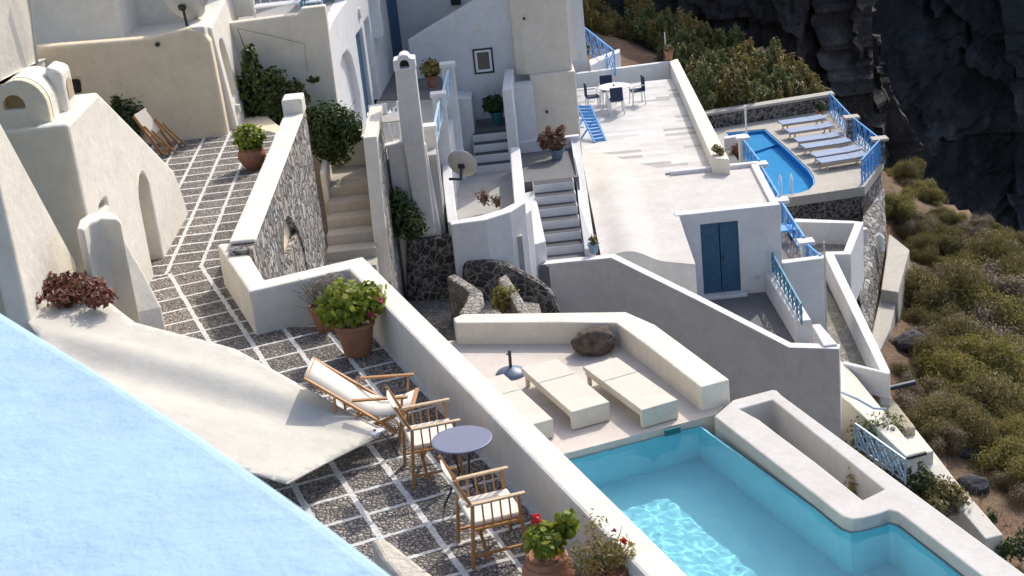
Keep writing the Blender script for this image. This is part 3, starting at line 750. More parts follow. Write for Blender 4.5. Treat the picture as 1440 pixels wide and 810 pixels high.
# climbing vine and bushes between the cream houses
vb = P(375, 178, 0)
vy = 31.3
def vp(px, py, y): v = WY(px, py, y); return v
vn = thing('climbing_vine', 'tall dark green vine climbing the grey beige wall behind the rubble wall', 'vine', (WY(380, 190, vy).x, vy, -.3))
bl = [(vp(x, y, vy), (rx*1.3, .34, rz*1.15), w_) for x, y, rx, rz, w_ in ((350, 78, .12, .22, .6), (352, 98, .17, .28, 1), (362, 118, .28, .32, 1.6), (378, 125, .3, .3, 1.6), (398, 135, .3, .28, 1.5), (372, 148, .38, .36, 2.2), (395, 158, .4, .34, 2), (360, 165, .3, .32, 1.5), (415, 122, .16, .14, .5), (372, 178, .34, .28, 1.3), (343, 130, .2, .35, 1), (346, 170, .25, .35, 1), (405, 152, .3, .3, 1.6), (385, 108, .2, .2, .8), (425, 140, .16, .16, .5))]
leaves(MB(), bl, 7000, .062, 91, .55, .3, .35).build('foliage', leafmat('vine_leaves', [(.05,.085,.02), (.09,.12,.025), (.03,.055,.015), (.17,.18,.03)], .35), vn)
st_ = MB(); st_.tube([vp(372, 195, vy+.2), vp(368, 150, vy+.3), vp(356, 100, vy+.35), vp(334, 40, vy+.5)], [.04, .03, .02, .008], 6); st_.build('stem', BARK, vn)
st_ = MB(); st_.tube([vp(334, 40, vy+.55), vp(380, 50, vy+.6), vp(428, 62, vy+.62), vp(432, 100, vy+.62)], .005, 5); st_.build('tendril', BARK, vn)
bush('leafy_bush', 'dark leafy bush filling the corner above the worn stairs', vp(462, 215, 30.9), (.6,.5,.7), 4200, .06, G_DARK, 92,
     [(vp(462, 168, 30.9)-vp(462, 215, 30.9), (.52,.45,.42), 2), (vp(455, 192, 30.9)-vp(462, 215, 30.9), (.5,.45,.46), 2), (vp(488, 176, 30.8)-vp(462, 215, 30.9), (.36,.34,.34), 1), (vp(470, 208, 30.9)-vp(462, 215, 30.9), (.44,.34,.36), 1.3), (vp(497, 190, 30.8)-vp(462, 215, 30.9), (.16,.16,.18), .5), (vp(437, 165, 31)-vp(462, 215, 30.9), (.22,.2,.22), .7), (vp(440, 112, 31.4)-vp(462, 215, 30.9), (.14,.06,.06), .12)], cat='bush')
# ================================================================ stairs from the lower court
def steps(t, xs, y0, z0, n, rise, run, riser_m, tread_m=None, tread_part='tread', zb=None):
    "n steps going away from the viewer; xs = (left, right) or function of y"
    for k in range(n):
        ya, yb = y0+k*run, y0+(k+1)*run; z = z0+rise*(k+1)
        xl, xr = xs
        s_ = MB().prism([(xl, ya, z), (xr, ya, z), (xr, yb, z), (xl, yb, z)], zb if zb is not None else z-rise-.05).build('step', riser_m, t, .015)
        if tread_m:
            MB().prism([(xl+.02, ya+.015, z+.006), (xr-.02, ya+.015, z+.006), (xr-.02, yb-.004, z+.006), (xl+.02, yb-.004, z+.006)], z+.001).build(tread_part, tread_m, s_)
gs = thing('garden_stairs', 'worn beige stairs between rubble wall and cream parapet', 'stairs', (-3.1, 28.5, -3))
STEPM = plaster('worn_step_screed', (.50,.46,.40), (.3,.27,.23), .45, .2, .02)
steps(gs, (-3.62, -2.62), 26.95, -3.1, 8, .2, .46, STEPM, None, zb=-6)
MB().prism([(-3.62, 30.63, -1.5), (-2.62, 30.63, -1.5), (-2.62, 31.75, -1.5), (-3.62, 31.75, -1.5)], -6).build('landing', STEPM, gs, .015)
q0, q1 = WX(531, 190, -2.5), WX(551, 398, -2.5)
def yz(px, py): v = WX(px, py, -2.42); return (v.y, v.z)
sw = thing('stair_parapet', 'cream topped parapet with a rubble side along right of the worn stairs', 'wall', (-2.55, 29, -6))
prof = [yz(528, 192), yz(534, 250), yz(541, 320), yz(550, 392)]
prof = [(31.95, prof[0][1]+.03)]+[(y, z) for y, z in prof]
out = [(prof[-1][0], -6), (31.95, -6)]+prof
MB().sheet((-2.44, 0, 0), (0,1,0), (0,0,1), [(y, z-.06 if z > -5.9 else z) for y, z in out], (), Vector((-.2, 0, 0))).build('rubble_side', RUBBLE, sw)
mb = MB(); a = [mb.bm.verts.new((-2.40, y, z)) for y, z in prof]; b = [mb.bm.verts.new((-2.67, y, z)) for y, z in prof]
a2 = [mb.bm.verts.new((-2.40, y, z-.16)) for y, z in prof]; b2 = [mb.bm.verts.new((-2.67, y, z-.9)) for y, z in prof]
for i in range(len(prof)-1):
    for u_, v_ in ((a, b), (b, b2), (b2, a2), (a2, a)): mb.bm.faces.new((u_[i], v_[i], v_[i+1], u_[i+1]))
mb.bm.faces.new((a[0], b[0], b2[0], a2[0])); mb.bm.faces.new((a[-1], a2[-1], b2[-1], b[-1]))
mb.build('plaster_top', CREAM2, sw, .04, 3)
lz = WY(480, 195, 31.75).z
o = MB().prism([(-3.45, 31.75, lz), (-2.62, 31.75, lz), (-2.62, 31.95, lz), (-3.45, 31.95, lz)], -6).build('landing_wall', CREAM2, bevel=.04)
tag(o, 'small cream wall closing the top landing of the worn stairs', 'wall')
o = MB().prism([(-3.72, 30.0, -1.1), (-3.6, 30.0, -1.1), (-3.6, 31.2, -.95), (-3.72, 31.2, -.95)], -3).build('kerb_wall', CREAM2, bevel=.03)
tag(o, 'short cream kerb wall between the dark bushes and worn stairs', 'wall')
# ================================================================ white house with the arch
A = Vector((-3.37, 32.0)); B = Vector((-2.65, 40.93)); fd2 = (B-A).normalized(); F3 = Vector((fd2.x, fd2.y, 0)); IN = Vector((-fd2.y, fd2.x, 0))
def fz(px, py):
    h = WL(px, py, A, B); return ((Vector(h.xy)-A).dot(fd2), h.z)
wh = thing('arched_house', 'white two storey house with a tall blind arch and blue door behind the bushes', 'house', (-4, 33, -1.5))
fr = [(-6.2, -2), (-3.375, -2), (WY(457, 8, 32).x, WY(457, 8, 32).z), (WY(423, 12, 32).x, WY(423, 12, 32).z), (WY(419, 20, 32).x, WY(419, 20, 32).z), (WY(326, 32, 32).x, WY(326, 32, 32).z), (-6.2, 1.86)]
MB().sheet((0, 32, 0), (1,0,0), (0,0,1), fr, (), Vector((0, .28, 0))).build('front_wall', BEIGEW, wh, .04)
ar = [fz(x, y) for x, y in ((511, 170), (478, 170), (476, 130), (477, 100), (482, 78), (488, 70), (494, 78), (500, 100), (506, 130))]
d1 = [fz(x, y) for x, y in ((523, 141), (512.6, 142), (500, 51), (511, 50))]
d1[0] = (d1[0][0], -1.5); d1[1] = (d1[1][0], -1.5)
zt_ = max(d1[2][1], d1[3][1])
d1 = [(d1[1][0], -1.5), (d1[0][0], -1.5), (d1[0][0], zt_), (d1[1][0], zt_)]
w2 = [fz(530, 138), fz(516, 24)]
d2 = [(d1[1][0]+.35, -1.5), (d1[1][0]+1.25, -1.5), (d1[1][0]+1.25, zt_+.05), (d1[1][0]+.35, zt_+.05)]
tp_ = [fz(x, y) for x, y in ((462, 46), (467, 30), (476, 16), (488, 0))]
out = [(-.004, -2), (9.4, -2), (9.4, 3.4), (tp_[-1][0]+.5, 3.4)]+[(a_, b_) for a_, b_ in reversed(tp_)]+[(-.004, tp_[0][1]-.02)]
MB().sheet((A.x, A.y, 0), F3, (0,0,1), out, [ar, d1, d2], IN*.3).build('side_wall', WHITE, wh, .03)
def behind(loop, off, m, name, par, dd=.04):
    us = [q[0] for q in loop]; zs = [q[1] for q in loop]
    o_ = Vector((A.x, A.y, 0))+IN*off
    return MB().sheet(o_, F3, (0,0,1), [(max(.02, min(us)-.2), min(zs)-.1), (max(us)+.2, min(zs)-.1), (max(us)+.2, max(zs)+.15), (max(.02, min(us)-.2), max(zs)+.15)], (), IN*dd).build(name, m, par)
behind(ar, .16, WHITE, 'blind_arch', wh); behind(d1, .10, DOORB, 'door', wh); behind(d2, .2, WHITE, 'second_doorway', wh)
lp = fz(504.5, 18); MB().tube([Vector((A.x, A.y, lp[1]))+F3*lp[0]+IN*.02, Vector((A.x, A.y, lp[1]))+F3*lp[0]-IN*.06], .13, 14).build('wall_lamp', GREYW, wh)
MB().prism([(-6.2, 32.25, 1.55), (-3.55, 32.25, 1.55), (-3.0, 40.5, 1.55), (-6.2, 40.5, 1.55)], 1.3).build('roof_floor', FLOORG, wh)
# railing panels (lattice)
def railing(name, label, a, b, h, m, panels=3, group=None, thick=.04, lat=.022, posts=True, low=.08):
    a = Vector(a); b = Vector(b); d = b-a; up = Vector((0,0,1))
    t = thing(name, label, 'railing', a, group)
    MB().bar(a+up*h, b+up*h, thick*1.3, thick).build('top_rail', m, t, .004)
    MB().bar(a+up*low, b+up*low, thick).build('bottom_rail', m, t, .004)
    for k in range(panels+1):
        p = a+d*(k/panels)
        if posts: MB().bar(p+up*low*.2, p+up*h, thick).build('baluster', m, t)
    for k in range(panels):
        p, q = a+d*(k/panels), a+d*((k+1)/panels)
        dd = (q-p).normalized(); nn = Vector((dd.y, -dd.x, 0))*.012
        m2 = (p+q)/2
        mb = MB()
        mb.bar(p+up*low+nn, q+up*h+nn, lat); mb.bar(q+up*low-nn, p+up*h-nn, lat)
        mb.bar(p+up*(low+h)/2+nn*2.2, m2+up*h+nn*2.2, lat); mb.bar(m2+up*h-nn*2.2, q+up*(low+h)/2-nn*2.2, lat)
        mb.bar(p+up*(low+h)/2-nn*3.4, m2+up*low-nn*3.4, lat); mb.bar(m2+up*low+nn*3.4, q+up*(low+h)/2+nn*3.4, lat)
        mb.build('lattice_panel', m, t)
    return t
ra_ = Vector((A.x, A.y, 1.56))+IN*.5+F3*.3
railing('roof_railing', 'dark teal railing on the roof edge of the white arched house', ra_, ra_+F3*3.2, .95, TEAL, 5)
# wire bench on the roof
wb = thing('wire_bench', 'white wire garden bench on the roof terrace of the white arched house', 'bench', (-4.6, 32.9, 1.55))
b0 = Vector((-4.95, 32.7, 1.55))
for dx in (0, 1.5):
    MB().tube([b0+Vector((dx,0,0)), b0+Vector((dx,.02,.45)), b0+Vector((dx,.1,.62)), b0+Vector((dx,.5,.64)), b0+Vector((dx,.52,.9))], .018, 6).build('side_frame', WHITEP, wb)
MB().box(b0+Vector((.75,.28,.42)), (1.5, .5, .03)).build('seat', WHITEP, wb)
for k in range(7): MB().tube([b0+Vector((.1+k*.216,.52,.42)), b0+Vector((.1+k*.216,.55,.92))], .01, 5).build('back_wire', WHITEP, wb)
MB().tube([b0+Vector((0,.54,.9)), b0+Vector((.75,.56,1.0)), b0+Vector((1.5,.54,.9))], .016, 6).build('back_rail', WHITEP, wb)
# neighbour far left behind
nh = thing('pale_house', 'pale blue white house corner with a dark window above the cream flat roof', 'house', (-6.5, 36, 1.5))
hx = WY(336, 25, 36)
MB().prism([(-7.6, 36, 6), (hx.x, 36, 6), (hx.x, 39, 6), (-7.6, 39, 6)], 0).build('wall', WHITE, nh, .05)
MB().prism([(hx.x+.02, 36.6, 6), (hx.x+3.2, 38.5, 6), (hx.x+3.2, 39, 6), (hx.x, 39, 6)], 0).build('rear_wall', WHITE, nh)
v0 = WY(350, 8, 37); MB().box((v0.x, 36.95, v0.z+.4), (.5, .05, 1.4), .5).build('dark_window', DARK, nh)
# ================================================================ terrace of the big blue door
TZ = -1.5
mb = MB(); mb.prism([(-3.6, 31.95, TZ), (-1.35, 31.95, TZ), (-1.55, 43.4, TZ), (-2.6, 43.4, TZ)], -6)
o = mb.build('blue_door_terrace', FLOORG, world=True); tag(o, kind='structure')
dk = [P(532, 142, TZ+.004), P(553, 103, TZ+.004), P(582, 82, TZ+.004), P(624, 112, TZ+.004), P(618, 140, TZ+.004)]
mb = MB(); mb.face([(p.x, p.y, TZ+.004) for p in dk]); o = mb.build('shaded_terrace_floor', DARKFL, world=True); tag(o, kind='structure')  # dark sheet painting shade over the far part of the same floor
dA, dB = P(547, 106, TZ), P(583, 79, TZ)
bd = thing('blue_door_wall', 'white wall with a tall dark blue plank door behind the chimney', 'wall', dA)
du = (dB-dA); dl = du.length; du.normalize(); dn = Vector((-du.y, du.x, 0))
MB().sheet(dA, du, (0,0,1), [(-.5, 0), (dl+.6, 0), (dl+.6, 4), (-.5, 4)], [[(.04, .02), (dl-.04, .02), (dl-.04, 2.75), (.04, 2.75)]], dn*.25).build('wall', WHITE, bd)
dd_ = MB().sheet(dA+dn*.12, du, (0,0,1), [(0, 0), (dl, 0), (dl, 2.8), (0, 2.8)], (), dn*.05).build('door', DOORB, bd)
for k in range(1, 5): MB().sheet(dA+dn*.112, du, (0,0,1), [(dl*k/5-.012, .05), (dl*k/5+.012, .05), (dl*k/5+.012, 2.7), (dl*k/5-.012, 2.7)], (), dn*.01).build('plank_batten', TEAL, dd_)
# window house
wy = 39.9
wi = thing('window_house', 'white house front with one small dark framed window above the stair pot', 'house', (-.5, wy, -4))
x0 = WY(583, 130, wy).x; e0_ = WY(578, 57, wy); e1_ = WY(672, -2, wy)
win = [WY(667.5, 104.5, wy), WY(696, 102, wy), WY(692, 66.5, wy), WY(664, 69, wy)]
wx0, wx1 = (win[0].x+win[3].x)/2, (win[1].x+win[2].x)/2; wz0, wz1 = (win[0].z+win[1].z)/2, (win[2].z+win[3].z)/2
MB().sheet((0, wy, 0), (1,0,0), (0,0,1), [(x0, -4.5), (1.1, -4.5), (1.1, 4), (e1_.x+2, 4), (e1_.x, e1_.z), (x0, e0_.z)], [[(wx0+.06, wz0+.06), (wx1-.06, wz0+.06), (wx1-.06, wz1-.06), (wx0+.06, wz1-.06)]], Vector((0, .3, 0))).build('front_wall', WHITE, wi, .02)
mb = MB()
wf = MB().sheet((0, wy-.02, 0), (1,0,0), (0,0,1), [(wx0, wz0), (wx1, wz0), (wx1, wz1), (wx0, wz1)], [[(wx0+.05, wz0+.05), (wx1-.05, wz0+.05), (wx1-.05, wz1-.05), (wx0+.05, wz1-.05)]], Vector((0, .05, 0))).build('window', IRON, wi)
MB().sheet((0, wy-.005, 0), (1,0,0), (0,0,1), [(wx0+.05, wz0+.05), (wx1-.05, wz0+.05), (wx1-.05, wz1-.05), (wx0+.05, wz1-.05)], [[(wx0+.11, wz0+.11), (wx1-.11, wz0+.11), (wx1-.11, wz1-.11), (wx0+.11, wz1-.11)]], Vector((0, .04, 0))).build('frame', WHITEP, wf)
MB().box(((wx0+wx1)/2, wy+.06, (wz0+wz1)/2), (.5, .03, .8)).build('pane', plain('dusty_brown_glass', (.10,.085,.075), .35), wf)
vt = WY(671, 38, wy); MB().tube([(vt.x, wy-.05, vt.z), (vt.x, wy+.05, vt.z)], .10, 14).build('round_vent', GREYW, wi)
# higher wall behind it
hb = MB().prism([(x0-.5, 42.4, 5), (2.5, 42.4, 5), (2.5, 44, 5), (x0-.5, 44, 5)], -2)
bk = thing('rear_house', 'white house wall rising behind the slanting parapet and window house', 'house', (0, 42.4, -2))
hb.build('wall', WHITE, bk)
sm = WY(641, 3, 42.4); MB().box((sm.x, 42.38, sm.z+.1), (.28, .06, .35)).build('dark_window', DARK, bk)
# grey-beige tower block
tb = thing('tower_block', 'plain grey beige windowless house block beside the marble terrace', 'house', (1.4, 40, -5))
xr = WY(805, 95, 39.4).x
lx = WY(722, 0, 39.5).x
MB().prism([(lx-.12, 39.62, 5), (lx+.14, 39.5, 5), (xr, 39.5, 5), (xr, 44.5, 5), (lx-.12, 44.5, 5)], WY(780, 103, 39.3).z-.01).build('upper_wall', BEIGEW, tb, .03)
MB().prism([(WY(745, 110, 39.3).x, 39.32, WY(780, 103, 39.3).z), (xr+.06, 39.32, WY(780, 103, 39.3).z), (xr+.06, 44.5, WY(780, 103, 39.3).z), (WY(745, 110, 39.3).x, 44.5, WY(780, 103, 39.3).z)], -6).build('lower_wall', BEIGEW, tb, .04)
for px, py, yy in ((737, 26, 39.47), (769, 157, 39.29)):
    v = WY(px, py, yy); MB().tube([(v.x, yy+.04, v.z), (v.x, yy-.06, v.z)], .035, 8).build('rain_spout', DARK, tb)
sv = thing('far_white_house', 'bluish white house wall behind the marble terrace beside blue railing', 'house', (3, 53, -6))
sx = WY(820, 90, 53); MB().prism([(1, 53, 5), (WY(819, 0, 53).x, 53, 5), (sx.x, 56, 5), (1, 56, 5)], -7).build('wall', WHITE, sv)
# ================================================================ chimney wall and table terrace
cw = thing('terrace_wall', 'grey white retaining wall below the white table, with curved white cap', 'wall', (-2.2, 31.8, -6))
cy = 31.75
pf = [(-2.64, -6)]+[(WY(x, y, cy).x, WY(x, y, cy).z) for x, y in ((613, 333), (597, 205), (562, 200), (543, 206), (520, 211))]
zc = WY(520, 211, cy).z
MB().sheet((0, cy, 0), (1,0,0), (0,0,1), [(-2.4, -6), (-1.3, -6), (-1.55, zc), (-2.4, zc)], (), Vector((0, .2, 0))).build('face', GREYW, cw, .03)
MB().prism([(-2.66, cy-.02, zc+.05), (-2.0, cy-.02, zc+.1), (-2.0, cy+.24, zc+.1), (-2.66, cy+.24, zc+.05)], zc+.002).build('cap', WHITE, cw, .02)
ch = thing('chimney', 'tall slim white chimney with an arched smoke opening and rounded top', 'chimney', (-1.75, cy, -4))
def cx(px, py): v = WY(px, py, cy-.12); return (v.x, v.z)
cp = [cx(597, 330), cx(583, 190), cx(569, 190), cx(556, 96)]
shaft = [(cx(588, 330)[0], cx(588, 330)[1]), cx(613, 330), cx(597, 205), cx(584, 97), cx(555, 99), cx(561, 160), cx(566, 200)]
MB().sheet((0, cy-.12, 0), (1,0,0), (0,0,1), shaft, (), Vector((0, .4, 0))).build('shaft', GREYW, ch, .03)
tpz = cx(570, 97)[1]; tx0, tx1 = cx(554, 99)[0], cx(585, 97)[0]; tcx = (tx0+tx1)/2
hd_ = [(tx0, tpz-.03), (tx1, tpz-.03), (tx1, tpz+.2), (tcx+.13, tpz+.22), (tcx+.09, tpz+.29), (tcx, tpz+.32), (tcx-.09, tpz+.29), (tcx-.13, tpz+.22), (tx0, tpz+.2)]
MB().sheet((0, cy-.15, 0), (1,0,0), (0,0,1), hd_, [arch_loop(tcx-.1, tcx+.1, tpz+.02, tpz+.2)], Vector((0, .46, 0))).build('chimney_head', WHITE, ch, .015)
MB().box((tcx, cy+.1, tpz+.1), (.3, .03, .2)).build('smoke_opening', DARK, ch)
# white table and chairs on that terrace
wt = thing('garden_table', 'white square garden table between the bushes and the chimney', 'table', P(540, 183, TZ))
tt = P(541, 166, TZ+.72)
MB().box((tt.x, tt.y, TZ+.71), (.78, .78, .03)).build('table_top', GREYSLAB, wt, .006)
for sx_ in (-1, 1):
    MB().box((tt.x+sx_*.395, tt.y, TZ+.70), (.03, .82, .05)).build('edge_trim', WHITEP, wt)
    for sy_ in (-1, 1): MB().bar((tt.x+sx_*.36, tt.y+sy_*.36, TZ), (tt.x+sx_*.36, tt.y+sy_*.36, TZ+.7), .04).build('leg', WHITEP, wt)
MB().box((tt.x, tt.y+.395, TZ+.70), (.82, .03, .05)).build('edge_trim', WHITEP, wt)
def plastic_chair(label, loc, rz, group, cush=None, m=None):
    m = m or WHITEP
    t = thing('garden_chair', label, 'chair', (0,0,0), group)
    for sx_ in (-1, 1):
        for sy_ in (-1, 1): MB().bar((sx_*.22, sy_*.22, 0), (sx_*.19, sy_*.2, .43), .035).build('leg', m, t)
        MB().tube([(.2, sx_*.23, .42), (.2, sx_*.25, .62), (.1, sx_*.26, .66), (-.2, sx_*.25, .66)], .018, 6).build('armrest', m, t)
    MB().box((0, 0, .43), (.45, .44, .03)).build('seat', m, t, .01)
    mb = MB()
    mb.box((-.22, 0, .68), (.03, .42, .46)); mb.build('backrest', cush or m, t, .012)
    if cush: MB().box((.01, 0, .465), (.40, .40, .04)).build('cushion', cush, t, .012)
    t.location = loc; t.rotation_euler = (0, 0, rz); return t
plastic_chair('white garden chair in front of the square table by the chimney', P(538, 198, TZ+.05), 1.6, 'white chairs by the chimney')
plastic_chair('white garden chair right of the square table touching the chimney', P(560, 193, TZ+.05), 2.6, 'white chairs by the chimney')
# stepped posts with blue rails above the curved stair wall
px_ = [((604, 176), 32.6), ((616, 131), 34.6), ((629, 89), 37.0)]
prev = None
for k, ((x, y), yy) in enumerate(px_):
    v = WY(x, y, yy); hw = (.15, .19, .2)[k]
    t = thing('rail_post', ('lowest', 'middle', 'topmost')[k]+' of three white capped posts stepping up beside the chimney', 'post', (v.x, yy, -3.6), 'stepped posts beside the chimney')
    MB().prism([(v.x-hw*.8, yy-.12, v.z-.08), (v.x+hw*.8, yy-.12, v.z-.08), (v.x+hw*.8, yy+.12, v.z-.08), (v.x-hw*.8, yy+.12, v.z-.08)], -3.7).build('shaft', WHITE if k else GREYW, t, .015)
    MB().box((v.x, yy, v.z-.03), (2*hw, .34, .10)).build('cap', WHITE, t, .012)
    if prev is not None:
        a_ = Vector((prev[0]+.08, prev[1]+.2, prev[2]-.62)); b2_ = Vector((v.x+.02, yy-.15, v.z-.62))
        railing('stair_railing', ('', 'pale blue lattice railing between the lowest and middle capped posts', 'pale blue lattice railing between the middle and topmost capped posts')[k], a_, b2_, .5, PALEB, 2, 'pale blue stair railings')
    prev = (v.x, yy, v.z)
# curved white stair wall right of the posts
sp_ = [(633, 150, 37.5, -1.7), (627, 200, 35.6, -2.3), (630, 255, 33.6, -2.7), (637, 312, 31.6, -2.95)]
cw2 = MB(); P0 = []
for x, y, yy, _ in sp_:
    v = WY(x, y, yy); P0.append(v)
tp1 = [Vector((v.x+.10, v.y, v.z)) for v in P0]; tp0 = [Vector((v.x-.12, v.y, v.z)) for v in P0]
for i in range(3):
    cw2.prism([tp0[i], tp1[i], tp1[i+1], tp0[i+1]], -4.5)
bmesh.ops.remove_doubles(cw2.bm, verts=cw2.bm.verts, dist=1e-4)
o = cw2.build('curved_stair_wall', WHITE, bevel=.02); tag(o, 'white side wall stepping down behind the grey satellite dish', 'wall')
# ================================================================ dish terrace, upper stairs, curved wall
DZ = -3.6
inn = [(633, 311), (675, 303), (703, 295), (723, 285), (720, 250), (717, 207)]; oup = [(633, 316), (683, 309), (717, 298), (738, 285), (737, 257), (731, 207)]
CZ = -2.95
ci = [P(x, y, CZ) for x, y in inn]; cq = [P(x, y, CZ) for x, y in oup]
mb = MB(); 
for i in range(len(ci)-1): mb.prism([ci[i], ci[i+1], cq[i+1], cq[i]], -6)
bmesh.ops.remove_doubles(mb.bm, verts=mb.bm.verts, dist=1e-4)
o = mb.build('curved_wall', WHITE, bevel=.025); tag(o, 'curved white wall round the little terrace of the grey satellite dish', 'wall')
mb = MB(); mb.prism([(-1.6, 31.75, DZ), (.35, 31.95, DZ), (.42, 33.3, DZ), (.45, 39.9, DZ), (-1.6, 39.9, DZ)], -6)
o = mb.build('dish_terrace', FLOORG, world=True); tag(o, kind='structure')
us = thing('upper_stairs', 'short flight of white steps with dark treads up to the potted plant under the window', 'stairs', (-.1, 37.5, DZ))
steps(us, (-.62, .32), 37.35, DZ, 4, .2, .3, WHITE, STEPD)
MB().prism([(-.62, 38.55, DZ+.8), (.5, 38.55, DZ+.8), (.5, 39.88, DZ+.8), (-.62, 39.88, DZ+.8)], -5).build('landing', DARKFL, us)
# white cheek walls of the upper stairs
def yx(px, py, yy): return WY(px, py, yy)
o = MB().prism([(-1.15, 38.4, WY(655, 135, 38.4).z), (-.55, 38.4, WY(660, 138, 38.4).z), (-.5, 39.88, WY(655, 130, 39.8).z), (-1.15, 39.88, WY(650, 126, 39.8).z)], -5).build('stair_cheek', WHITE, bevel=.03); tag(o, 'low white cheek wall left of the steps under the window', 'wall')
pA, pB = WY(713, 126, 37.6), WY(716, 115, 38.9)
o = MB().prism([(pA.x-.13, 37.6, pA.z), (pA.x+.12, 37.6, pA.z), (pB.x+.16, 39.45, pA.z+.12), (pB.x-.08, 39.45, pA.z+.12)], -5).build('stair_cheek', WHITE, bevel=.02); tag(o, 'white parapet right of the steps against the grey beige block', 'wall')
o = MB().prism([(pA.x+.14, 38.7, WY(737, 122, 38.7).z), (WY(749, 122, 38.7).x, 38.7, WY(737, 122, 38.7).z), (WY(749, 122, 38.7).x, 39.4, WY(737, 122, 38.7).z), (pA.x+.14, 39.4, WY(737, 122, 38.7).z)], -5).build('white_pier', WHITE, bevel=.02); tag(o, 'square white pier between the step parapet and the grey beige block', 'wall')
potted('teal pot of dark green shrub on the landing under the window', (WY(699, 166, 39.1).x, 39.1, DZ+.8), .17, .36, [((-.05,0,.58), (.3,.25,.24), 1)], 620, .05, G_DARK, 31, potm=plain('teal_glaze', (.02,.16,.20), .35))
potted('dark red brown plant on the floor beside the pale blue railing', (P(611, 122, TZ).x-.05, P(611, 122, TZ).y, TZ), .16, .3, [((0,0,.5), (.26,.22,.26), 1)], 420, .05, G_AUT, 32)
cd = WY(650, 232, 31.2)
dish('satellite_dish', 'grey satellite dish on a bent arm above the curved white wall', 650, 231, 31.2, .33, (.3, .8, .35), [(cd.x-.06, 31.35, cd.z-.36), (cd.x-.32, 31.6, cd.z-.40)])
for (x, y), r, sd_ in (((681, 290), .17, 41), ((698, 292), .13, 42)):
    v = P(x, y, DZ+.15)
    bush('brown_succulent', 'brown rosette succulent '+('left' if x < 690 else 'right')+' of the pair behind the curved white wall', v, (r, r, r*1.5), 130, .05, G_BROWN, sd_, cat='plant', group='brown succulents behind the curved wall', tw=4)
# ================================================================ lower flight to the grey wall
LZ = -4.72
ls = thing('white_stairs', 'white stairs with dark treads running down between white parapets to the blue pot', 'stairs', (1.3, 34, LZ))
steps(ls, (.78, 1.80), 33.62, LZ, 6, .205, .36, WHITE, STEPD, zb=-6)
MB().prism([(.70, 33.0, LZ), (1.9, 33.0, LZ), (1.9, 33.62, LZ), (.70, 33.62, LZ)], -6).build('bottom_landing', DARKFL, ls)
uz = LZ+.205*6
MB().prism([(.5, 35.78, uz), (1.95, 35.78, uz), (2.0, 38.7, uz), (.5, 38.7, uz)], -6).build('top_landing', DARKFL, ls)
zf = WY(720, 201, 38.5).z
o = MB().prism([(.45, 38.5, zf), (2.2, 38.5, zf-.0), (2.2, 38.72, zf), (.45, 38.72, zf)], -6).build('landing_parapet', WHITE, bevel=.02); tag(o, 'white parapet behind the brown succulent pot at the top of the white stairs', 'wall')
za_, zb_ = WY(808, 196, 38.5).z, WY(836, 345, 33.5).z
o = MB().prism([(1.8, 33.3, zb_), (2.06, 33.3, zb_), (2.2, 38.72, za_+.01), (1.97, 38.72, za_+.01), (1.9, 36, za_-.15), (1.84, 35, (za_+zb_)/2)], -6).build('stair_wall', WHITE, bevel=.02); tag(o, 'white wall along right of the white stairs beside the vaulted roof', 'wall')
v0, v1 = WY(746, 268, 35.5), WY(761, 338, 33.4)
o = MB().prism([(.50, 35.5, v0.z-.05), (v0.x+.1, 35.5, v0.z), (v1.x+.1, 33.3, v1.z), (.62, 33.0, v1.z+.05), (.42, 33.4, v1.z+.3)], -6).build('stair_kerb', WHITE, bevel=.02); tag(o, 'low sloping white kerb left of the white stairs', 'wall')
MB().prism([(.38, 32.35, -3.3), (.63, 32.9, -3.3), (.60, 33.7, -3.3), (.42, 33.7, -3.3)], -6).build('kerb_base', WHITE, o, .02)
MB().prism([(.34, 33.1, -4.72), (.46, 33.12, -4.72), (.57, 33.45, -4.72), (.40, 33.6, -4.72)], -9).build('kerb_footing', WHITE, o, .02)
potted('blue grey pot of brown succulent on the top landing of the white stairs', (WY(785, 235, 37.6).x, 37.6, uz), .2, .26, [((-.15,0,.5), (.34,.24,.26), 2), ((.15,.1,.62), (.12,.12,.3), .5)], 300, .075, G_BROWN, 51, potm=plain('blue_grey_glaze', (.16,.21,.28), .4))
potted('small pale blue pot with a seedling at the foot of white stairs', (P(834, 356, LZ+.12).x+.02, P(834, 356, LZ+.12).y, LZ+.12), .14, .24, [((0,0,.34), (.08,.08,.12), 1)], 40, .04, G_OLIVE, 52, potm=plain('pale_blue_glaze', (.16,.30,.42), .4))
lpv = WY(772, 190, 38.6)
gl = thing('garden_lamp', 'small tan lantern on a short post behind the brown succulent', 'lamp', (lpv.x, 38.6, zf))
MB().tube([(lpv.x, 38.6, zf), (lpv.x, 38.6, zf+.12)], .02, 6).build('stem', IRON, gl)
MB().lathe((lpv.x, 38.6, zf+.12), [(.05, 0), (.09, .03), (.08, .18), (.03, .22), (.001, .23)], 12).build('lantern', TERRA, gl)
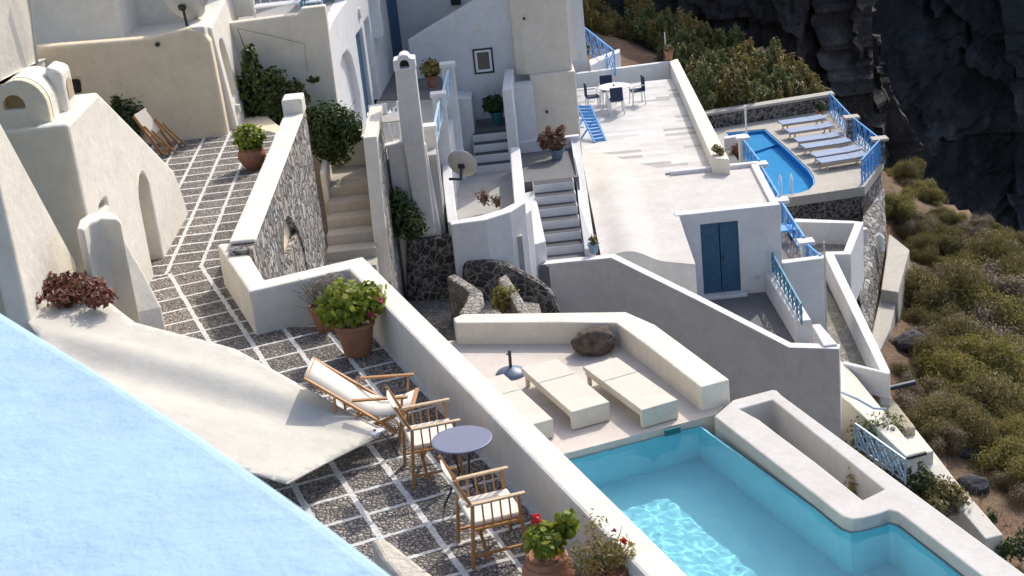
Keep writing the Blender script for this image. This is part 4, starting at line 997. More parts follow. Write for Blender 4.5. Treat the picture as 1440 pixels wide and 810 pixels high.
# grey wall
A3, B3 = P(1110, 490, -6.7), P(1180, 492, -6.7); g = (B3-A3); g.z = 0; g.normalize(); gn = Vector((-g.y, g.x, 0))
A0 = Vector((A3.x, A3.y, 0))
def gp(px, py): h = WL(px, py, A3, B3); return ((h-A0).dot(g), h.z)
top = [gp(*q) for q in ((745, 375), (768, 371), (860, 362), (980, 421), (1110, 488), (1180, 490))]
gw = thing('grey_wall', 'long grey shaded wall with white sloping cap behind the pool deck', 'wall', (3, 32, -11))
end = top[-1][0]
MB().sheet(A0, g, (0,0,1), [(top[0][0], -11), (end, -11)]+[(u_, z-.05) for u_, z in reversed(top)], (), gn*.22).build('wall_face', GREYW, gw, .01)
mb = MB()
for (u0, z0), (u1, z1) in zip(top, top[1:]):
    mb.prism([A0+g*u0-gn*.02+Vector((0,0,z0)), A0+g*u1-gn*.02+Vector((0,0,z1)), A0+g*u1+gn*.25+Vector((0,0,z1)), A0+g*u0+gn*.25+Vector((0,0,z0))], [A0+g*u0-gn*.02+Vector((0,0,z0-.06)), A0+g*u1-gn*.02+Vector((0,0,z1-.06)), A0+g*u1+gn*.25+Vector((0,0,z1-.06)), A0+g*u0+gn*.25+Vector((0,0,z0-.06))])
bmesh.ops.remove_doubles(mb.bm, verts=mb.bm.verts, dist=1e-4)
mb.build('white_cap', WHITE, gw)
# ================================================================ lower court, stone walls
mb = MB(); mb.prism([(-2.5, 19.0, -4.75), (.2, 19.0, -4.75), (.9, 24.5, -4.75), (.55, 30.6, -4.75), (-.3, 31.2, -4.75), (-2.5, 31.9, -4.75)], -6)
LOWG = masonry('lower_court_cobbles', [(.22,.2,.18), (.34,.31,.28), (.28,.26,.23), (.4,.37,.33)], (.16,.15,.13), 7, .05, .6)
o = mb.build('lower_court', LOWG, world=True); tag(o, kind='structure')
def ypoly(pts, y): return [(WY(px, py, y).x, WY(px, py, y).z) for px, py in pts]
def rough(o, amt, sc, sub=2):
    m = o.modifiers.new('sub', 'SUBSURF'); m.subdivision_type = 'SIMPLE'; m.levels = m.render_levels = sub
    tx = bpy.data.textures.new('rough', 'CLOUDS'); tx.noise_scale = sc
    d = o.modifiers.new('d', 'DISPLACE'); d.texture = tx; d.strength = amt; d.mid_level = .5
o = MB().sheet((0, 31.55, 0), (1,0,0), (0,0,1), ypoly([(572, 440), (655, 440), (650, 372), (645, 345), (640, 327), (630, 333), (600, 337), (572, 338)], 31.55), (), Vector((0, .3, 0))).build('basalt_wall', BASALT, bevel=.06)
tag(o, 'dark basalt wall with pale mortar below the chimney wall and round bush', 'wall')
o = MB().sheet((0, 31.15, 0), (1,0,0), (0,0,1), ypoly([(645, 450), (795, 450), (787, 436), (780, 415), (760, 398), (738, 386), (710, 372), (690, 369), (652, 371)], 31.15), (), Vector((0, .35, 0))).build('basalt_outcrop', BASALT, bevel=.12, seg=2)
tag(o, 'rounded dark basalt rubble wall below the curved white wall and grey wall', 'wall')
def stone_wall(pts, z, zb, label):
    o = MB().prism([P(x, y, z) for x, y in pts], zb).build('dry_stone_wall', COBWALL, bevel=.05); tag(o, label, 'wall', 'low dry stone walls of the lower court'); return o
stone_wall([(627, 389), (639, 384), (662, 398), (678, 409), (681, 426), (668, 442), (644, 441), (655, 424), (659, 411), (650, 403)], -3.75, -5.2, 'bent low stone wall with a pale top left of the yellow green bush')
stone_wall([(699, 391), (712, 384), (728, 408), (747, 440), (730, 441), (716, 414)], -3.75, -5.2, 'straight low stone wall with a pale top right of the yellow green bush')
bush('yellow_green_bush', 'small yellow green bush between the two low stone walls', P(707, 441, -4.2), (.42, .3, .4), 420, .06, G_YEL, 61)
bush('round_bush', 'round dark green bush growing on the basalt wall below the chimney', (WY(570, 312, 31.3).x, 31.2, WY(570, 335, 31.2).z), (.42, .4, .55), 1500, .06, G_DARK, 62,
     [((0,0,.45), (.42,.4,.5), 2), ((-.12,0,.85), (.3,.3,.35), 1), ((.2,.05,.25), (.3,.3,.35), 1)])
rc = P(686, 432, -4.75)
# ================================================================ pool deck
DK = -2.77
WT = -2.37
wtop = [P(x, y, WT) for x, y in ((637, 447), (650, 441), (880, 438), (921, 456), (1026, 533.3), (985.6, 544.4), (905, 482), (866, 454), (800, 453), (640, 454))]
o = MB().prism(wtop, -6.5).build('deck_wall', CREAM2, bevel=.03)
tag(o, 'low thick cream wall round the back and right of the sunbed deck', 'wall')
A = P(798, 637, DK); B = P(985, 588.5, DK); Cc = P(1190, 738, DK); D_ = P(1255, 722, DK)
e2 = (B-A).normalized(); e1 = Vector((Cc.x-B.x, Cc.y-B.y, 0)).normalized()
Al = A - e2*((Vector(A.xy).dot(V)-(pv_out+.35)))
cr = []
for px, py in ((1150, 706), (1172, 724), (1184, 733), (1197, 737), (1212, 735)): cr.append(P(px, py, DK))
dd2 = [P(1235, 729, DK), P(1249, 723.5, DK), P(1262, 727, DK), P(1278, 739, DK)]
E1 = P(1370, 810, DK); ed = (E1-dd2[-1]).normalized(); E2 = E1+ed*6.5
Fl = E2 - V.to_3d()*(Vector(E2.xy).dot(V)-(pv_out+.35))
pool = [Al, B]+cr+dd2+[E1, E2, Fl]
dv = MB().prism([uv(un-.6, pv_out-.02, DK), Vector((-1.3, 24.2, DK)), Vector((2.0, 23.8, DK)), Vector((3.1, 20.6, DK)), Vector((B.x+.25, B.y+.09, DK)), B, Al, Fl, Fl-V.to_3d()*.34], -6.5)
o = dv.build('pool_deck', DECKM, world=True); tag(o, kind='structure')
# pool surround with the planter trough
SZ = -2.70
s_ = SZ/DK
def sz(px, py): v = P(px, py, SZ); return (v.x, v.y)
inner_ = [Vector((p.x, p.y)) for p in pool[1:-1]]
outer_ = [sz(1004, 585), sz(1031, 562), sz(1086, 547.5), sz(1092, 548), sz(1100, 556), sz(1440, 806)]
od = (Vector(outer_[-1])-Vector(outer_[-2])).normalized(); outer_.append(tuple(Vector(outer_[-1])+od*4.5))
outl = outer_+[tuple(inner_[-1]+Vector((.5,-.3)))]+[tuple(p+Vector((.012,.0))) for p in reversed(inner_[1:])]
hole = [sz(1040, 575), sz(1086, 562), sz(1243, 688), sz(1213, 702.5), sz(1150, 652), sz(1086, 604), sz(1068, 590)]
ps = thing('pool_surround', 'broad white plastered surround of the turquoise pool with a sunken planter trough', 'pool surround', (4.3, 18, -8))
MB().sheet((0, 0, SZ), (1,0,0), (0,1,0), outl, [hole], Vector((0,0,-5.8))).build('coping', ROOFW, ps, .025)
MB().prism([Vector((x, y, -3.75)) for x, y in hole], -4.2).build('planter_soil', SOIL, ps)
v = P(1208, 693, -3.15); bush('planter_bush', 'small ochre green plant in the near end of the planter trough', (v.x, v.y, -3.7), (.34, .2, .5), 700, .035, G_AUT, 63, tw=8)
# pool shell and water
def inset(poly, d):
    n = len(poly); out = []; s = sum(poly[i].x*poly[(i+1) % n].y-poly[(i+1) % n].x*poly[i].y for i in range(n)); sg = 1 if s > 0 else -1
    for i in range(n):
        p0, p1, p2 = poly[i-1], poly[i], poly[(i+1) % n]
        a = Vector((p1.x-p0.x, p1.y-p0.y)).normalized(); b = Vector((p2.x-p1.x, p2.y-p1.y)).normalized()
        na, nb = Vector((-a.y, a.x))*sg, Vector((-b.y, b.x))*sg
        k = (na+nb); k /= max(.3, k.dot(na)) if k.length > 1e-6 else 1
        out.append(Vector((p1.x+k.x*d, p1.y+k.y*d, 0)))
    return out
POOLM = plain('turquoise_pool_paint', (.44,.87,1.0), .6, 0, .05, 3, .05)
pl_ = thing('swimming_pool', 'turquoise swimming pool basin with a rippled water surface', 'pool', (2.5, 17, -4.4))
i0 = inset(pool, .012); i1 = inset(pool, .045); WZ = -2.875
PB = -4.05
mb = MB()
n = len(pool)
mb.sheet((0,0,WZ-.02), (1,0,0), (0,1,0), [(p.x, p.y) for p in i0], [[(p.x, p.y) for p in i1]], Vector((0,0,PB-WZ+.02)))
mb.build('basin_wall', POOLM, pl_)
MB().prism([Vector((p.x, p.y, PB)) for p in i0], PB-.2).build('basin_floor', POOLM, pl_)
mb = MB(); st_ = [(P(1005, 610, WZ)), ]
# skimmer
kv = P(943, 601, DK); 
MB().box((kv.x-.02*e1.x*0+e1.x*.05, kv.y+e1.y*.05, WZ+.06), (.26, .03, .1), math.atan2(e2.y, e2.x)).build('skimmer', plain('teal_plastic', (.02,.16,.17), .4), pl_, .005)
# water
def watermat(name, tint, refl=.3):
    m, t, b = mat(name)
    gl_ = N(t, 'ShaderNodeBsdfGlossy', inp={'Roughness': .02})
    rf = N(t, 'ShaderNodeBsdfRefraction', inp={'IOR': 1.33, 'Roughness': 0}); rf.inputs['Color'].default_value = (*tint, 1)
    fr_ = N(t, 'ShaderNodeFresnel', inp={'IOR': 1.33})
    mx = N(t, 'ShaderNodeMixShader'); L(t, math_n(t, 'MULTIPLY', fr_.outputs[0], refl), mx.inputs[0]); L(t, rf.outputs[0], mx.inputs[1]); L(t, gl_.outputs[0], mx.inputs[2])
    L(t, mx.outputs[0], t.nodes['Material Output'].inputs[0]); return m
WATER = watermat('pool_water', (.78,.955,1))
def water(poly, z, step, amp, par, wl=.5):
    "rippled water surface, a real wavy mesh"
    xs = [p.x for p in poly]; ys = [p.y for p in poly]
    mb = MB(); cells = {}
    loop = [(p.x, p.y) for p in poly]
    pts = []
    y = min(ys)
    while y < max(ys):
        x = min(xs)
        while x < max(xs):
            inn = False
            for i in range(len(loop)):
                a, b = loop[i], loop[i-1]
                if (a[1] > y) != (b[1] > y) and x < (b[0]-a[0])*(y-a[1])/(b[1]-a[1])+a[0]: inn = not inn
            if inn: pts.append(Vector((x, y)))
            x += step
        y += step
    bd = []
    for i in range(len(poly)):
        a, b = poly[i], poly[(i+1) % len(poly)]; k = max(1, int((b-a).length/step))
        for j in range(k): bd.append(Vector(a.lerp(b, j/k).xy))
    vs, es, fs, ov, oe, of = delaunay_2d_cdt(bd+pts, [], [list(range(len(bd)))], 1, 1e-5)
    def hh(v): return amp*(noise.noise(Vector((v.x/wl, v.y/wl, 0)))+.55*noise.noise(Vector((v.x/wl*2.1+3, v.y/wl*2.1, 5)))+.25*noise.noise(Vector((v.x/wl*4.3, v.y/wl*4.3, 9))))
    bv = [mb.bm.verts.new((v.x, v.y, z+hh(v))) for v in vs]
    for f in fs: mb.bm.faces.new([bv[i] for i in f])
    o = mb.build('water_surface', WATER, par, smooth=True)
    if o.data.polygons[0].normal.z < 0: o.data.flip_normals()
    o.cycles.is_caustics_caster = True
    return o
for o_ in pl_.children: o_.cycles.is_caustics_receiver = True
water(i0, WZ, .03, .0052, pl_, .27)
# ---- sunbeds
BZ = DK+.315
def sunbed(label, c4):
    bl, br, fr_, fl = c4           # back-left, back-right, front-right, front-left at top
    ax = ((fl-bl)+(fr_-br)).normalized(); ay = Vector((-ax.y, ax.x, 0)); ln = ((fl-bl).length+(fr_-br).length)/2; wd = ((br-bl).length+(fr_-fl).length)/2
    cen = (bl+br+fr_+fl)/4
    t = thing('sunbed', label, 'sunbed', (0,0,0), 'fabric sunbeds on the pool deck')
    h = BZ-DK; sp = -ln/2+ln*.36
    MB().box(((-ln/2+sp)/2, 0, h-.035), (sp+ln/2-.012, wd, .07)).build('head_panel', BEDM, t, .012)
    MB().box(((ln/2+sp)/2, 0, h-.035), (ln/2-sp-.012, wd, .07)).build('seat_panel', BEDM, t, .012)
    MB().box((ln/2-.05, 0, (h-.07)/2+.012), (.09, wd-.01, h-.075)).build('foot_panel', BEDM, t, .01)
    for s_ in (-1, 1):
        MB().box((0, s_*(wd/2-.03), h-.1), (ln-.1, .035, .06)).build('side_rail', BEDM, t, .005)
        MB().bar((-ln/2+.09, s_*(wd/2-.06), 0), (-ln/2+.09, s_*(wd/2-.06), h-.07), .06).build('leg', BEDM, t, .008)
    t.location = (cen.x, cen.y, DK); t.rotation_euler = (0, 0, math.atan2(ax.y, ax.x)); return t
b2 = [P(*q, BZ) for q in ((733, 517), (782, 504), (858, 565), (803, 580))]
b3 = [P(*q, BZ) for q in ((820, 516), (866, 501), (953, 562), (903, 577))]
sh = P(778.5, 589, BZ)-b2[2]
sunbed('middle one of the three pale fabric sunbeds, nearest to the parasol base', b2)
sunbed('pale fabric sunbed nearest to the boulder and the right deck wall', b3)
sunbed('pale fabric sunbed half hidden behind the cream parapet', [p+sh for p in b2])
# parasol base
ub = P(719, 526, DK)
t = thing('parasol_base', 'empty blue grey parasol base with an iron post on the sunbed deck', 'parasol base', ub)
PBM = plain('blue_grey_enamel', (.12,.17,.24), .4, .1, .15, 12, .05)
MB().lathe(ub, [(.25, 0), (.255, .02), (.22, .06), (.13, .10), (.05, .125), (.001, .13)], 28).build('foot', PBM, t, smooth=True)
MB().tube([ub+Vector((0,0,.1)), ub+Vector((.01,0,.42))], .028, 10).build('post', IRON, t)
MB().tube([ub+Vector((-.05,0,.36)), ub+Vector((.03,0,.36))], .014, 8).build('clamp_screw', IRON, t)
# boulder
bc = P(838, 499, DK)
bm = bmesh.new(); bmesh.ops.create_icosphere(bm, subdivisions=5, radius=1)
for v in bm.verts:
    p = v.co.copy(); k = 1+.16*noise.noise(p*1.3)+.09*noise.noise(p*3.1)+.04*noise.noise(p*7)+.02*noise.noise(p*17)
    v.co = Vector((p.x*.36*k, p.y*.27*k, p.z*.25*k+.04*p.x)); v.co.z = max(v.co.z, -.2)
    v.co += bc+Vector((0,.12,.2))
mb = MB(); mb.bm.free(); mb.bm = bm; o = mb.build('boulder', ROCKM, smooth=True); tag(o, 'brown rounded boulder in the corner of the sunbed deck wall', 'boulder')
# ================================================================ marble terrace
MZ = -5.0
bq_ = P(932, 240, -4.95); by_ = P(1052, 229, -4.95).y+.03
mb = MB(); mb.face([(2.0, 39.0, MZ), (bq_.x-.06, 39.0, MZ), (bq_.x-.06, by_, MZ), (6.2, by_, MZ), (6.45, 51.5, MZ), (2.0, 51.5, MZ)])
o = mb.build('marble_terrace', MARBLE, world=True); tag(o, kind='structure')
mb = MB(); mb.prism([(2.0, 39.0, MZ-.01), (bq_.x-.06, 39.0, MZ-.01), (bq_.x-.06, by_, MZ-.01), (6.2, by_, MZ-.01), (6.5, 51.7, MZ-.01), (2.0, 51.7, MZ-.01)], -12)
o = mb.build('terrace_base', WHITE, world=True); tag(o, kind='structure')
pz_ = -4.6
o = MB().prism([P(941, 86, pz_), P(1001, 222, pz_), P(1026, 224, pz_), P(953, 82, pz_)], -12).build('terrace_parapet', CREAM2, bevel=.03)
tag(o, 'thick white parapet along the right side of the marble terrace', 'wall')
k0, k1 = P(803, 105, pz_), P(941, 87, pz_)
o = MB().prism([k0, k1, k1+Vector((0,.22,0)), k0+Vector((-.5,.22,0))], -8).build('terrace_back_wall', WHITE, bevel=.025)
tag(o, 'low white wall at the back of the marble terrace behind the round table', 'wall')
tc = P(863, 121, MZ+.74)
t = thing('round_table', 'round white garden table among four navy cushioned chairs on the marble terrace', 'table', (tc.x, tc.y, MZ))
MB().lathe((tc.x, tc.y, MZ), [(.001, .705), (.50, .705), (.53, .715), (.53, .735), (.51, .74), (.001, .742)], 40, False).build('table_top', WHITEP, t)
for k in range(4):
    d = Vector((math.cos(.78+k*1.571), math.sin(.78+k*1.571), 0))
    MB().tube([Vector((tc.x, tc.y, MZ+.7))+d*.30, Vector((tc.x, tc.y, MZ))+d*.40], .03, 8).build('leg', WHITEP, t)
MB().lathe((tc.x, tc.y, MZ+.742), [(.03, 0), (.03, .05), (.02, .055), (.001, .056)], 12).build('ashtray', IRON, t)
for nm, (dx, dy), rz in (('left of', (-.72, .05), 0.1), ('behind', (-.15, .75), -1.5), ('right of', (.78, .25), 3.3), ('in front of', (-.02, -.75), 1.6)):
    plastic_chair('white garden chair with navy cushion '+nm+' the round white table', (tc.x+dx, tc.y+dy, MZ), rz, 'navy cushioned chairs on the marble terrace', NAVY)
# blue slatted folding chaise
ch_ = thing('slatted_chaise', 'bright blue slatted wooden chaise folded up on the marble terrace', 'chaise', P(835, 198, MZ))
a0, a1, b0, b1 = P(810, 172, MZ+.55), P(843, 200, MZ+.05), P(812, 148, MZ+.85), P(830, 148, MZ+.85)
c0_, c1_ = P(836, 200, MZ+.02), P(851, 197, MZ+.02)
for u0, u1 in ((b0, c0_), (b1, c1_)): MB().bar(u0, u1, .06, .06).build('side_rail', BLUEP, ch_)
for k in range(11):
    s_ = (k+.5)/11; MB().bar(b0.lerp(c0_, s_), b1.lerp(c1_, s_), .022, .085).build('slat', BLUEP, ch_)
for u0, u1 in ((b0.lerp(c0_, .35), c0_+Vector((-.75,.1,0))), (b1.lerp(c1_, .35), c1_+Vector((-.75,.3,0)))): MB().bar(u0, u1, .045, .035).build('leg', BLUEP, ch_)
u0 = b0.lerp(c0_, .12)+Vector((-.25,0,-.12)); 
for k in range(3): MB().bar(u0+Vector((-.02*k,-.3*k,-.16*k)), u0+Vector((.3,-.3*k+.1,-.16*k)), .06, .02).build('seat_slat', BLUEP, ch_)
# flower pots left of that terrace
for (x, y), lab, sc_, m_, rad in (((817, 88), 'blue pot of dark shrub against the bluish white house by the blue railing', .2, G_DARK, .35), ((806, 186), 'small plant pot between chaise and grey beige block', .12, G_YEL, .16)):
    v = P(x, y, MZ if y > 100 else MZ+.1); potted(lab, v, sc_, sc_*1.6, [((0,0,sc_*2.4), (rad,)*3, 1)], 420, .06, m_, int(x), potm=BLUEP if y < 100 else TERRA)
o = MB().prism([P(830, 92, -4.4), P(872, 72, -4.4), P(871, 68, -4.4), P(828, 84, -4.4)], -8); o = o.build('side_parapet', WHITE, bevel=.03)
tag(o, 'small white parapet in front of the upper blue lattice railing', 'wall')
tr0 = WY(821, 38, 57); tr1 = P(863, 71, tr0.z)
railing('lattice_railing', 'short bright blue lattice railing beside the bluish white house near the shrubs', tr0-Vector((0,0,.95)), tr1-Vector((0,0,.95)), .95, BLUEP, 4)
kv = P(941, 84, pz_); potted('pale clay flower pot on the far corner of the marble terrace parapet', kv, .17, .34, [((0,0,.42), (.16,.16,.12), 1)], 90, .06, G_OLIVE, 71)
kp = P(937, 84, pz_); tag(MB().tube([kp, kp+Vector((0,0,1.0))], .02, 6).build('white_pole', WHITEP), 'thin white pole on the far corner of the marble terrace parapet', 'pole')
v = P(1010, 216, pz_); bush('parapet_plant', 'small green plant growing at the near end of the marble terrace parapet', v-Vector((0,.1,.1)), (.22,.18,.22), 170, .06, G_OLIVE, 72, cat='plant')
# ================================================================ vaulted roof and the blue door house
vr = thing('vaulted_house', 'low white house with a broad softly vaulted roof beside the white stairs', 'house', (3.2, 36, -7.3))
BL, BR, FR, FL = P(816, 211, -4.94), P(933, 238, -4.94), P(978, 372.5, -5.0), P(845, 360, -4.97)
n = 24; mb = MB(); g_ = []
for i in range(n+1):
    row = []
    for j in range(n+1):
        s_, q_ = j/n, i/n
        p = BL.lerp(BR, s_).lerp(FL.lerp(FR, s_), q_)
        hump = .20*math.sin(math.pi*min(1, s_*1.45))**2*(1 if s_ < .69 else 0)
        p = p+Vector((0, 0, hump*(.35+.65*q_) + .03*noise.noise(p*.8)))
        row.append(mb.bm.verts.new(p))
    g_.append(row)
for i in range(n):
    for j in range(n): mb.bm.faces.new((g_[i][j], g_[i][j+1], g_[i+1][j+1], g_[i+1][j]))
ed_ = [v.co.copy() for v in g_[n]]
mb.build('vaulted_roof', ROOFW, vr, smooth=True)
mb = MB(); lo = [Vector((p.x, p.y+.002, -7.4)) for p in ed_]
for i in range(n):
    mb.bm.faces.new([mb.bm.verts.new(x) for x in (ed_[i]+Vector((0,0,-.004)), ed_[i+1]+Vector((0,0,-.004)), lo[i+1], lo[i])])
bmesh.ops.remove_doubles(mb.bm, verts=mb.bm.verts, dist=1e-5)
mb.build('front_wall', WHITE, vr)
e_ = [v for v in (FR+Vector((0,0,-.01)), BR+Vector((0,0,-.01)))]
mb = MB(); mb.face([FR-Vector((0,0,.01)), BR-Vector((0,0,.01)), Vector((BR.x, BR.y, -7.4)), Vector((FR.x, FR.y, -7.4))]); mb.build('side_wall', WHITE, vr)
dh = thing('blue_door_house', 'white flat roofed cube house with a dark blue double door', 'house', (5.7, 37, -7.3))
DY = 36.3; DFZ = -7.3; rz_ = -4.95
x0, x1 = WY(955, 305, DY).x, WY(1097, 288, DY).x
dl_, dr_ = WY(990.5, 417, DY).x, WY(1042.5, 411, DY).x; dtz = WY(1014, 313, DY).z
MB().sheet((0, DY, 0), (1,0,0), (0,0,1), [(x0-.1, -8), (x1, -8), (x1, rz_), (x0-.1, rz_)], [[(dl_, DFZ+.08), (dr_, DFZ+.08), (dr_, dtz), (dl_, dtz)]], Vector((0, .3, 0))).build('front_wall', WHITE, dh, .02)
brx, blx = P(1052, 229, rz_).x, P(932, 240, rz_).x; by = P(1052, 229, rz_).y
MB().prism([(x1-.001, DY+.3, rz_), (brx+.25, by, rz_), (brx+.05, by, rz_), (x1-.2, DY+.3, rz_)], -8).build('right_wall', WHITE, dh, .02)
MB().prism([(blx+.2, by-.15, rz_+.02), (brx+.24, by-.15, rz_+.02), (brx+.24, by+.05, rz_+.02), (blx+.2, by+.05, rz_+.02)], -8).build('back_wall', WHITE, dh, .02)
MB().prism([(x0-.1, DY+.29, rz_-.09), (x1-.15, DY+.29, rz_-.09), (brx+.1, by-.1, rz_-.09), (blx-.1, by-.1, rz_-.09)], rz_-.3).build('roof', ROOFW, dh)
for k in range(2):
    xa, xb = dl_+(dr_-dl_)*k/2+.012, dl_+(dr_-dl_)*(k+1)/2-.012
    d_ = MB().box(((xa+xb)/2, DY+.09, (DFZ+.1+dtz)/2), (xb-xa, .05, dtz-DFZ-.13)).build('door', DOORB, dh, .006)
    for zq, hq in ((.25, .35), (.62, .30), (.88, .16)):
        zz = DFZ+.1+(dtz-DFZ)*zq*.95; hh = (dtz-DFZ)*hq*.8
        MB().box(((xa+xb)/2, DY+.062, zz), (xb-xa-.16, .02, hh)).build('panel', DOORB, d_, .008)
    if k: MB().tube([(xa+.05, DY+.03, DFZ+.98), (xa+.05, DY+.03, DFZ+1.12)], .015, 6).build('handle', IRON, d_)
MB().box(((dl_+dr_)/2, DY-.06, DFZ+.05), (dr_-dl_+.25, .3, .09)).build('threshold', WHITE, dh, .01)
v = WY(1065, 389, DY); MB().tube([(v.x, DY-.04, v.z), (v.x, DY+.02, v.z)], .05, 10).build('wall_socket', DISHM, dh)
mb = MB(); gw_ = lambda x: A0.y+g.y/g.x*(x-A0.x)+.12
mb.face([(x0-1.4, gw_(x0-1.4), DFZ), (6.9, gw_(6.9), DFZ), (7.0, DY+.2, DFZ), (8.05, DY+.2, DFZ), (8.05, 50, DFZ), (7.0, 50, DFZ), (6.9, DY+.25, DFZ), (x0-1.4, DY+.25, DFZ)])
o = mb.build('door_terrace', DARKFL, world=True); tag(o, kind='structure')
mb = MB(); mb.prism([(x0-1.4, gw_(x0-1.4)+.15, DFZ-.01), (6.85, gw_(6.85)+.15, DFZ-.01), (6.95, 36.4, DFZ-.01), (8.02, 36.5, DFZ-.01), (8.02, 50, DFZ-.01), (7.0, 50, DFZ-.01), (x0-1.4, 36.4, DFZ-.01)], -12)
o = mb.build('door_terrace_base', GREYW, world=True); tag(o, kind='structure')
# right parapet of the door terrace with its teal rail
tpz_ = -6.75
o = MB().prism([(6.58, 36.28, -6.72), (7.0, 36.28, -6.72), (7.0, 32.75, -6.72), (6.62, 32.75, -6.72)], -11).build('door_terrace_parapet', WHITE, bevel=.02)
tag(o, 'white parapet under the teal rail right of the dark blue double door', 'wall')
o = MB().prism([P(1141, 456, -6.5), P(1153, 455, -6.5), P(1178, 484, -6.62), P(1158, 486, -6.62)], -7.4).build('corner_pier', WHITE, bevel=.02)
tag(o, 'sloping white pier where the teal rail meets the grey wall corner', 'wall')
railing('lattice_railing', 'thin teal lattice railing on the white parapet right of the blue door', (6.78, 36.2, -6.72), (6.72, 32.5, -6.72), .52, TEAL, 7)
# cap wall and bright blue railing of the walkway
o = MB().prism([(7.06, 36.28, -6.55), (8.2, 36.35, -6.55), (8.2, 36.6, -6.55), (7.06, 36.55, -6.55)], -11.5).build('walkway_wall', WHITE, bevel=.02)
tag(o, 'grey white wall below the near end of the bright blue walkway railing', 'wall')
wx_ = 8.1
posts_ = [(1133, 338), (1098, 280), (1069, 229), (1044, 192)]
ys_ = [WX(x, y, wx_) for x, y in posts_]
names = ('nearest', 'second', 'third', 'farthest')
pv = Vector((wx_, 36.5, -7.2)); prev_z = -6.58
for k, v in enumerate(ys_):
    t = thing('rail_post', names[k]+' of four white capped posts along the bright blue walkway railing', 'post', (wx_, v.y, -7.3), 'capped posts of the walkway railing')
    MB().box((wx_, v.y, (v.z-8.5)/2), (.26, .26, v.z+8.5-.1)).build('shaft', WHITE, t, .015)
    MB().box((wx_, v.y, v.z-.04), (.44, .42, .1)).build('cap', WHITE, t, .015)
    b_ = Vector((wx_, v.y-.15, v.z-.72)); a_ = Vector((wx_, pv.y+.02, prev_z-.62))
    railing('lattice_railing', 'bright blue lattice railing '+('at the near end by the cap wall', 'between the nearest and second white posts', 'between the second and third white posts', 'between the third and farthest white posts')[k], a_, b_, .66, BLUEP, 2 if k == 0 else 4, 'bright blue walkway railings')
    pv = Vector((wx_, v.y+.15, 0)); prev_z = v.z
fv = P(1104, 321, -6.9); MB().box(fv, (.5, .5, .04)).build('hanging_cloth', BLUEP)
tag(bpy.data.objects['hanging_cloth'], 'bright blue folded cloth lying at the blue walkway railing', 'cloth')
# white pole with wires by the small pool
pp1 = P(1049, 190, -8.9)
fp = WY(1049, 188, 50.5); tag(MB().tube([Vector((fp.x, 50.5, -9.8)), WY(1048, 148, 50.5)], .035, 8).build('white_pole', WHITEP), 'tall white pole at the near left corner of the small pool', 'pole')
o = MB().prism([WY(1018, 195, 50.2), WY(1050, 190, 50.2), WY(1049, 187, 50.6), WY(1018, 192, 50.6)], -11).build('pool_screen_wall', WHITE, bevel=.02); tag(o, 'short white wall between the marble terrace parapet and the small pool', 'wall')
v = P(1033, 222, -8.2); bush('magenta_plant', 'dark magenta leafed plant below the short white wall', (WY(1036, 218, 49.5).x, 49.5, WY(1036, 226, 49.5).z), (.3,.25,.4), 200, .07, G_RED, 73, cat='plant')
# ================================================================ small pool terrace
SP = -9.8
sc = [(9.0, 51.35), (13.2, 51.9), (14.75, 55.0), (14.75, 63.2), (9.0, 62.3)]
pool2 = [P(1050, 186, SP), P(1076, 181, SP), P(1110, 211, SP), P(1138, 238, SP), P(1145, 249, SP), P(1146, 258, SP), P(1139, 266, SP), P(1125, 271, SP), P(1104, 274, SP), P(1085, 262, SP)]
pool2[0].x = 10.0
pool2 = [Vector((9.7, 61.3, SP)), Vector((10.9, 61.5, SP))]+pool2[1:9]+[Vector((9.7, 52.0, SP))]
pool2 = [Vector((9.7, 61.2, SP))]+pool2[2:]
dk_ = MB().sheet((0, 0, SP), (1,0,0), (0,1,0), sc, [[(p.x, p.y) for p in pool2]], Vector((0,0,-.35)))
o = dk_.build('small_pool_deck', CONC, world=True); tag(o, kind='structure')
ib = inset([Vector(p) for p in pool2], -.3)
mb = MB(); mb.sheet((0, 0, SP-.352), (1,0,0), (0,1,0), [(x, y) for x, y in [(9.02, 51.42), (13.14, 51.97), (14.68, 55.05), (14.68, 63.15), (9.02, 62.2)]], [[(p.x, p.y) for p in pool2]], Vector((0,0,-9)))
o = mb.build('small_pool_base', RUBBLE, world=True); tag(o, kind='structure')
o = MB().sheet((9.0, 51.36, SP-.36), Vector((4.2, .55, 0)).normalized(), (0,0,1), [(0, 0), (4.1, 0), (4.1, -4), (0, -4)], (), Vector((0,.12,0))).build('basalt_wall', BASALT); tag(o, 'dark basalt wall with pale mortar under the front of the small pool terrace', 'wall')
sp2 = thing('small_pool', 'small bright blue swimming pool with one rounded end', 'pool', (10.9, 56, SP-.62))
POOL2 = plain('bright_blue_pool_paint', (.09,.46,.86), .6, 0, .06, 3, .05)
j0 = inset(pool2, .01); j1 = inset(pool2, .05)
MB().sheet((0,0,SP-.04), (1,0,0), (0,1,0), [(p.x, p.y) for p in j0], [[(p.x, p.y) for p in j1]], Vector((0,0,-.6))).build('basin_wall', POOL2, sp2)
MB().prism([Vector((p.x, p.y, SP-.62)) for p in j0], SP-.8).build('basin_floor', POOL2, sp2)
MB().prism([Vector((p.x, p.y, SP-.35)) for p in (j0[0], j0[1], j0[1].lerp(j0[2], .55), j0[0].lerp(j0[-1], .35))], SP-.61).build('shallow_step', POOL2, sp2)
for o_ in sp2.children: o_.cycles.is_caustics_receiver = True
water(j0, SP-.08, .12, .008, sp2)
ld = P(1105, 270, SP)
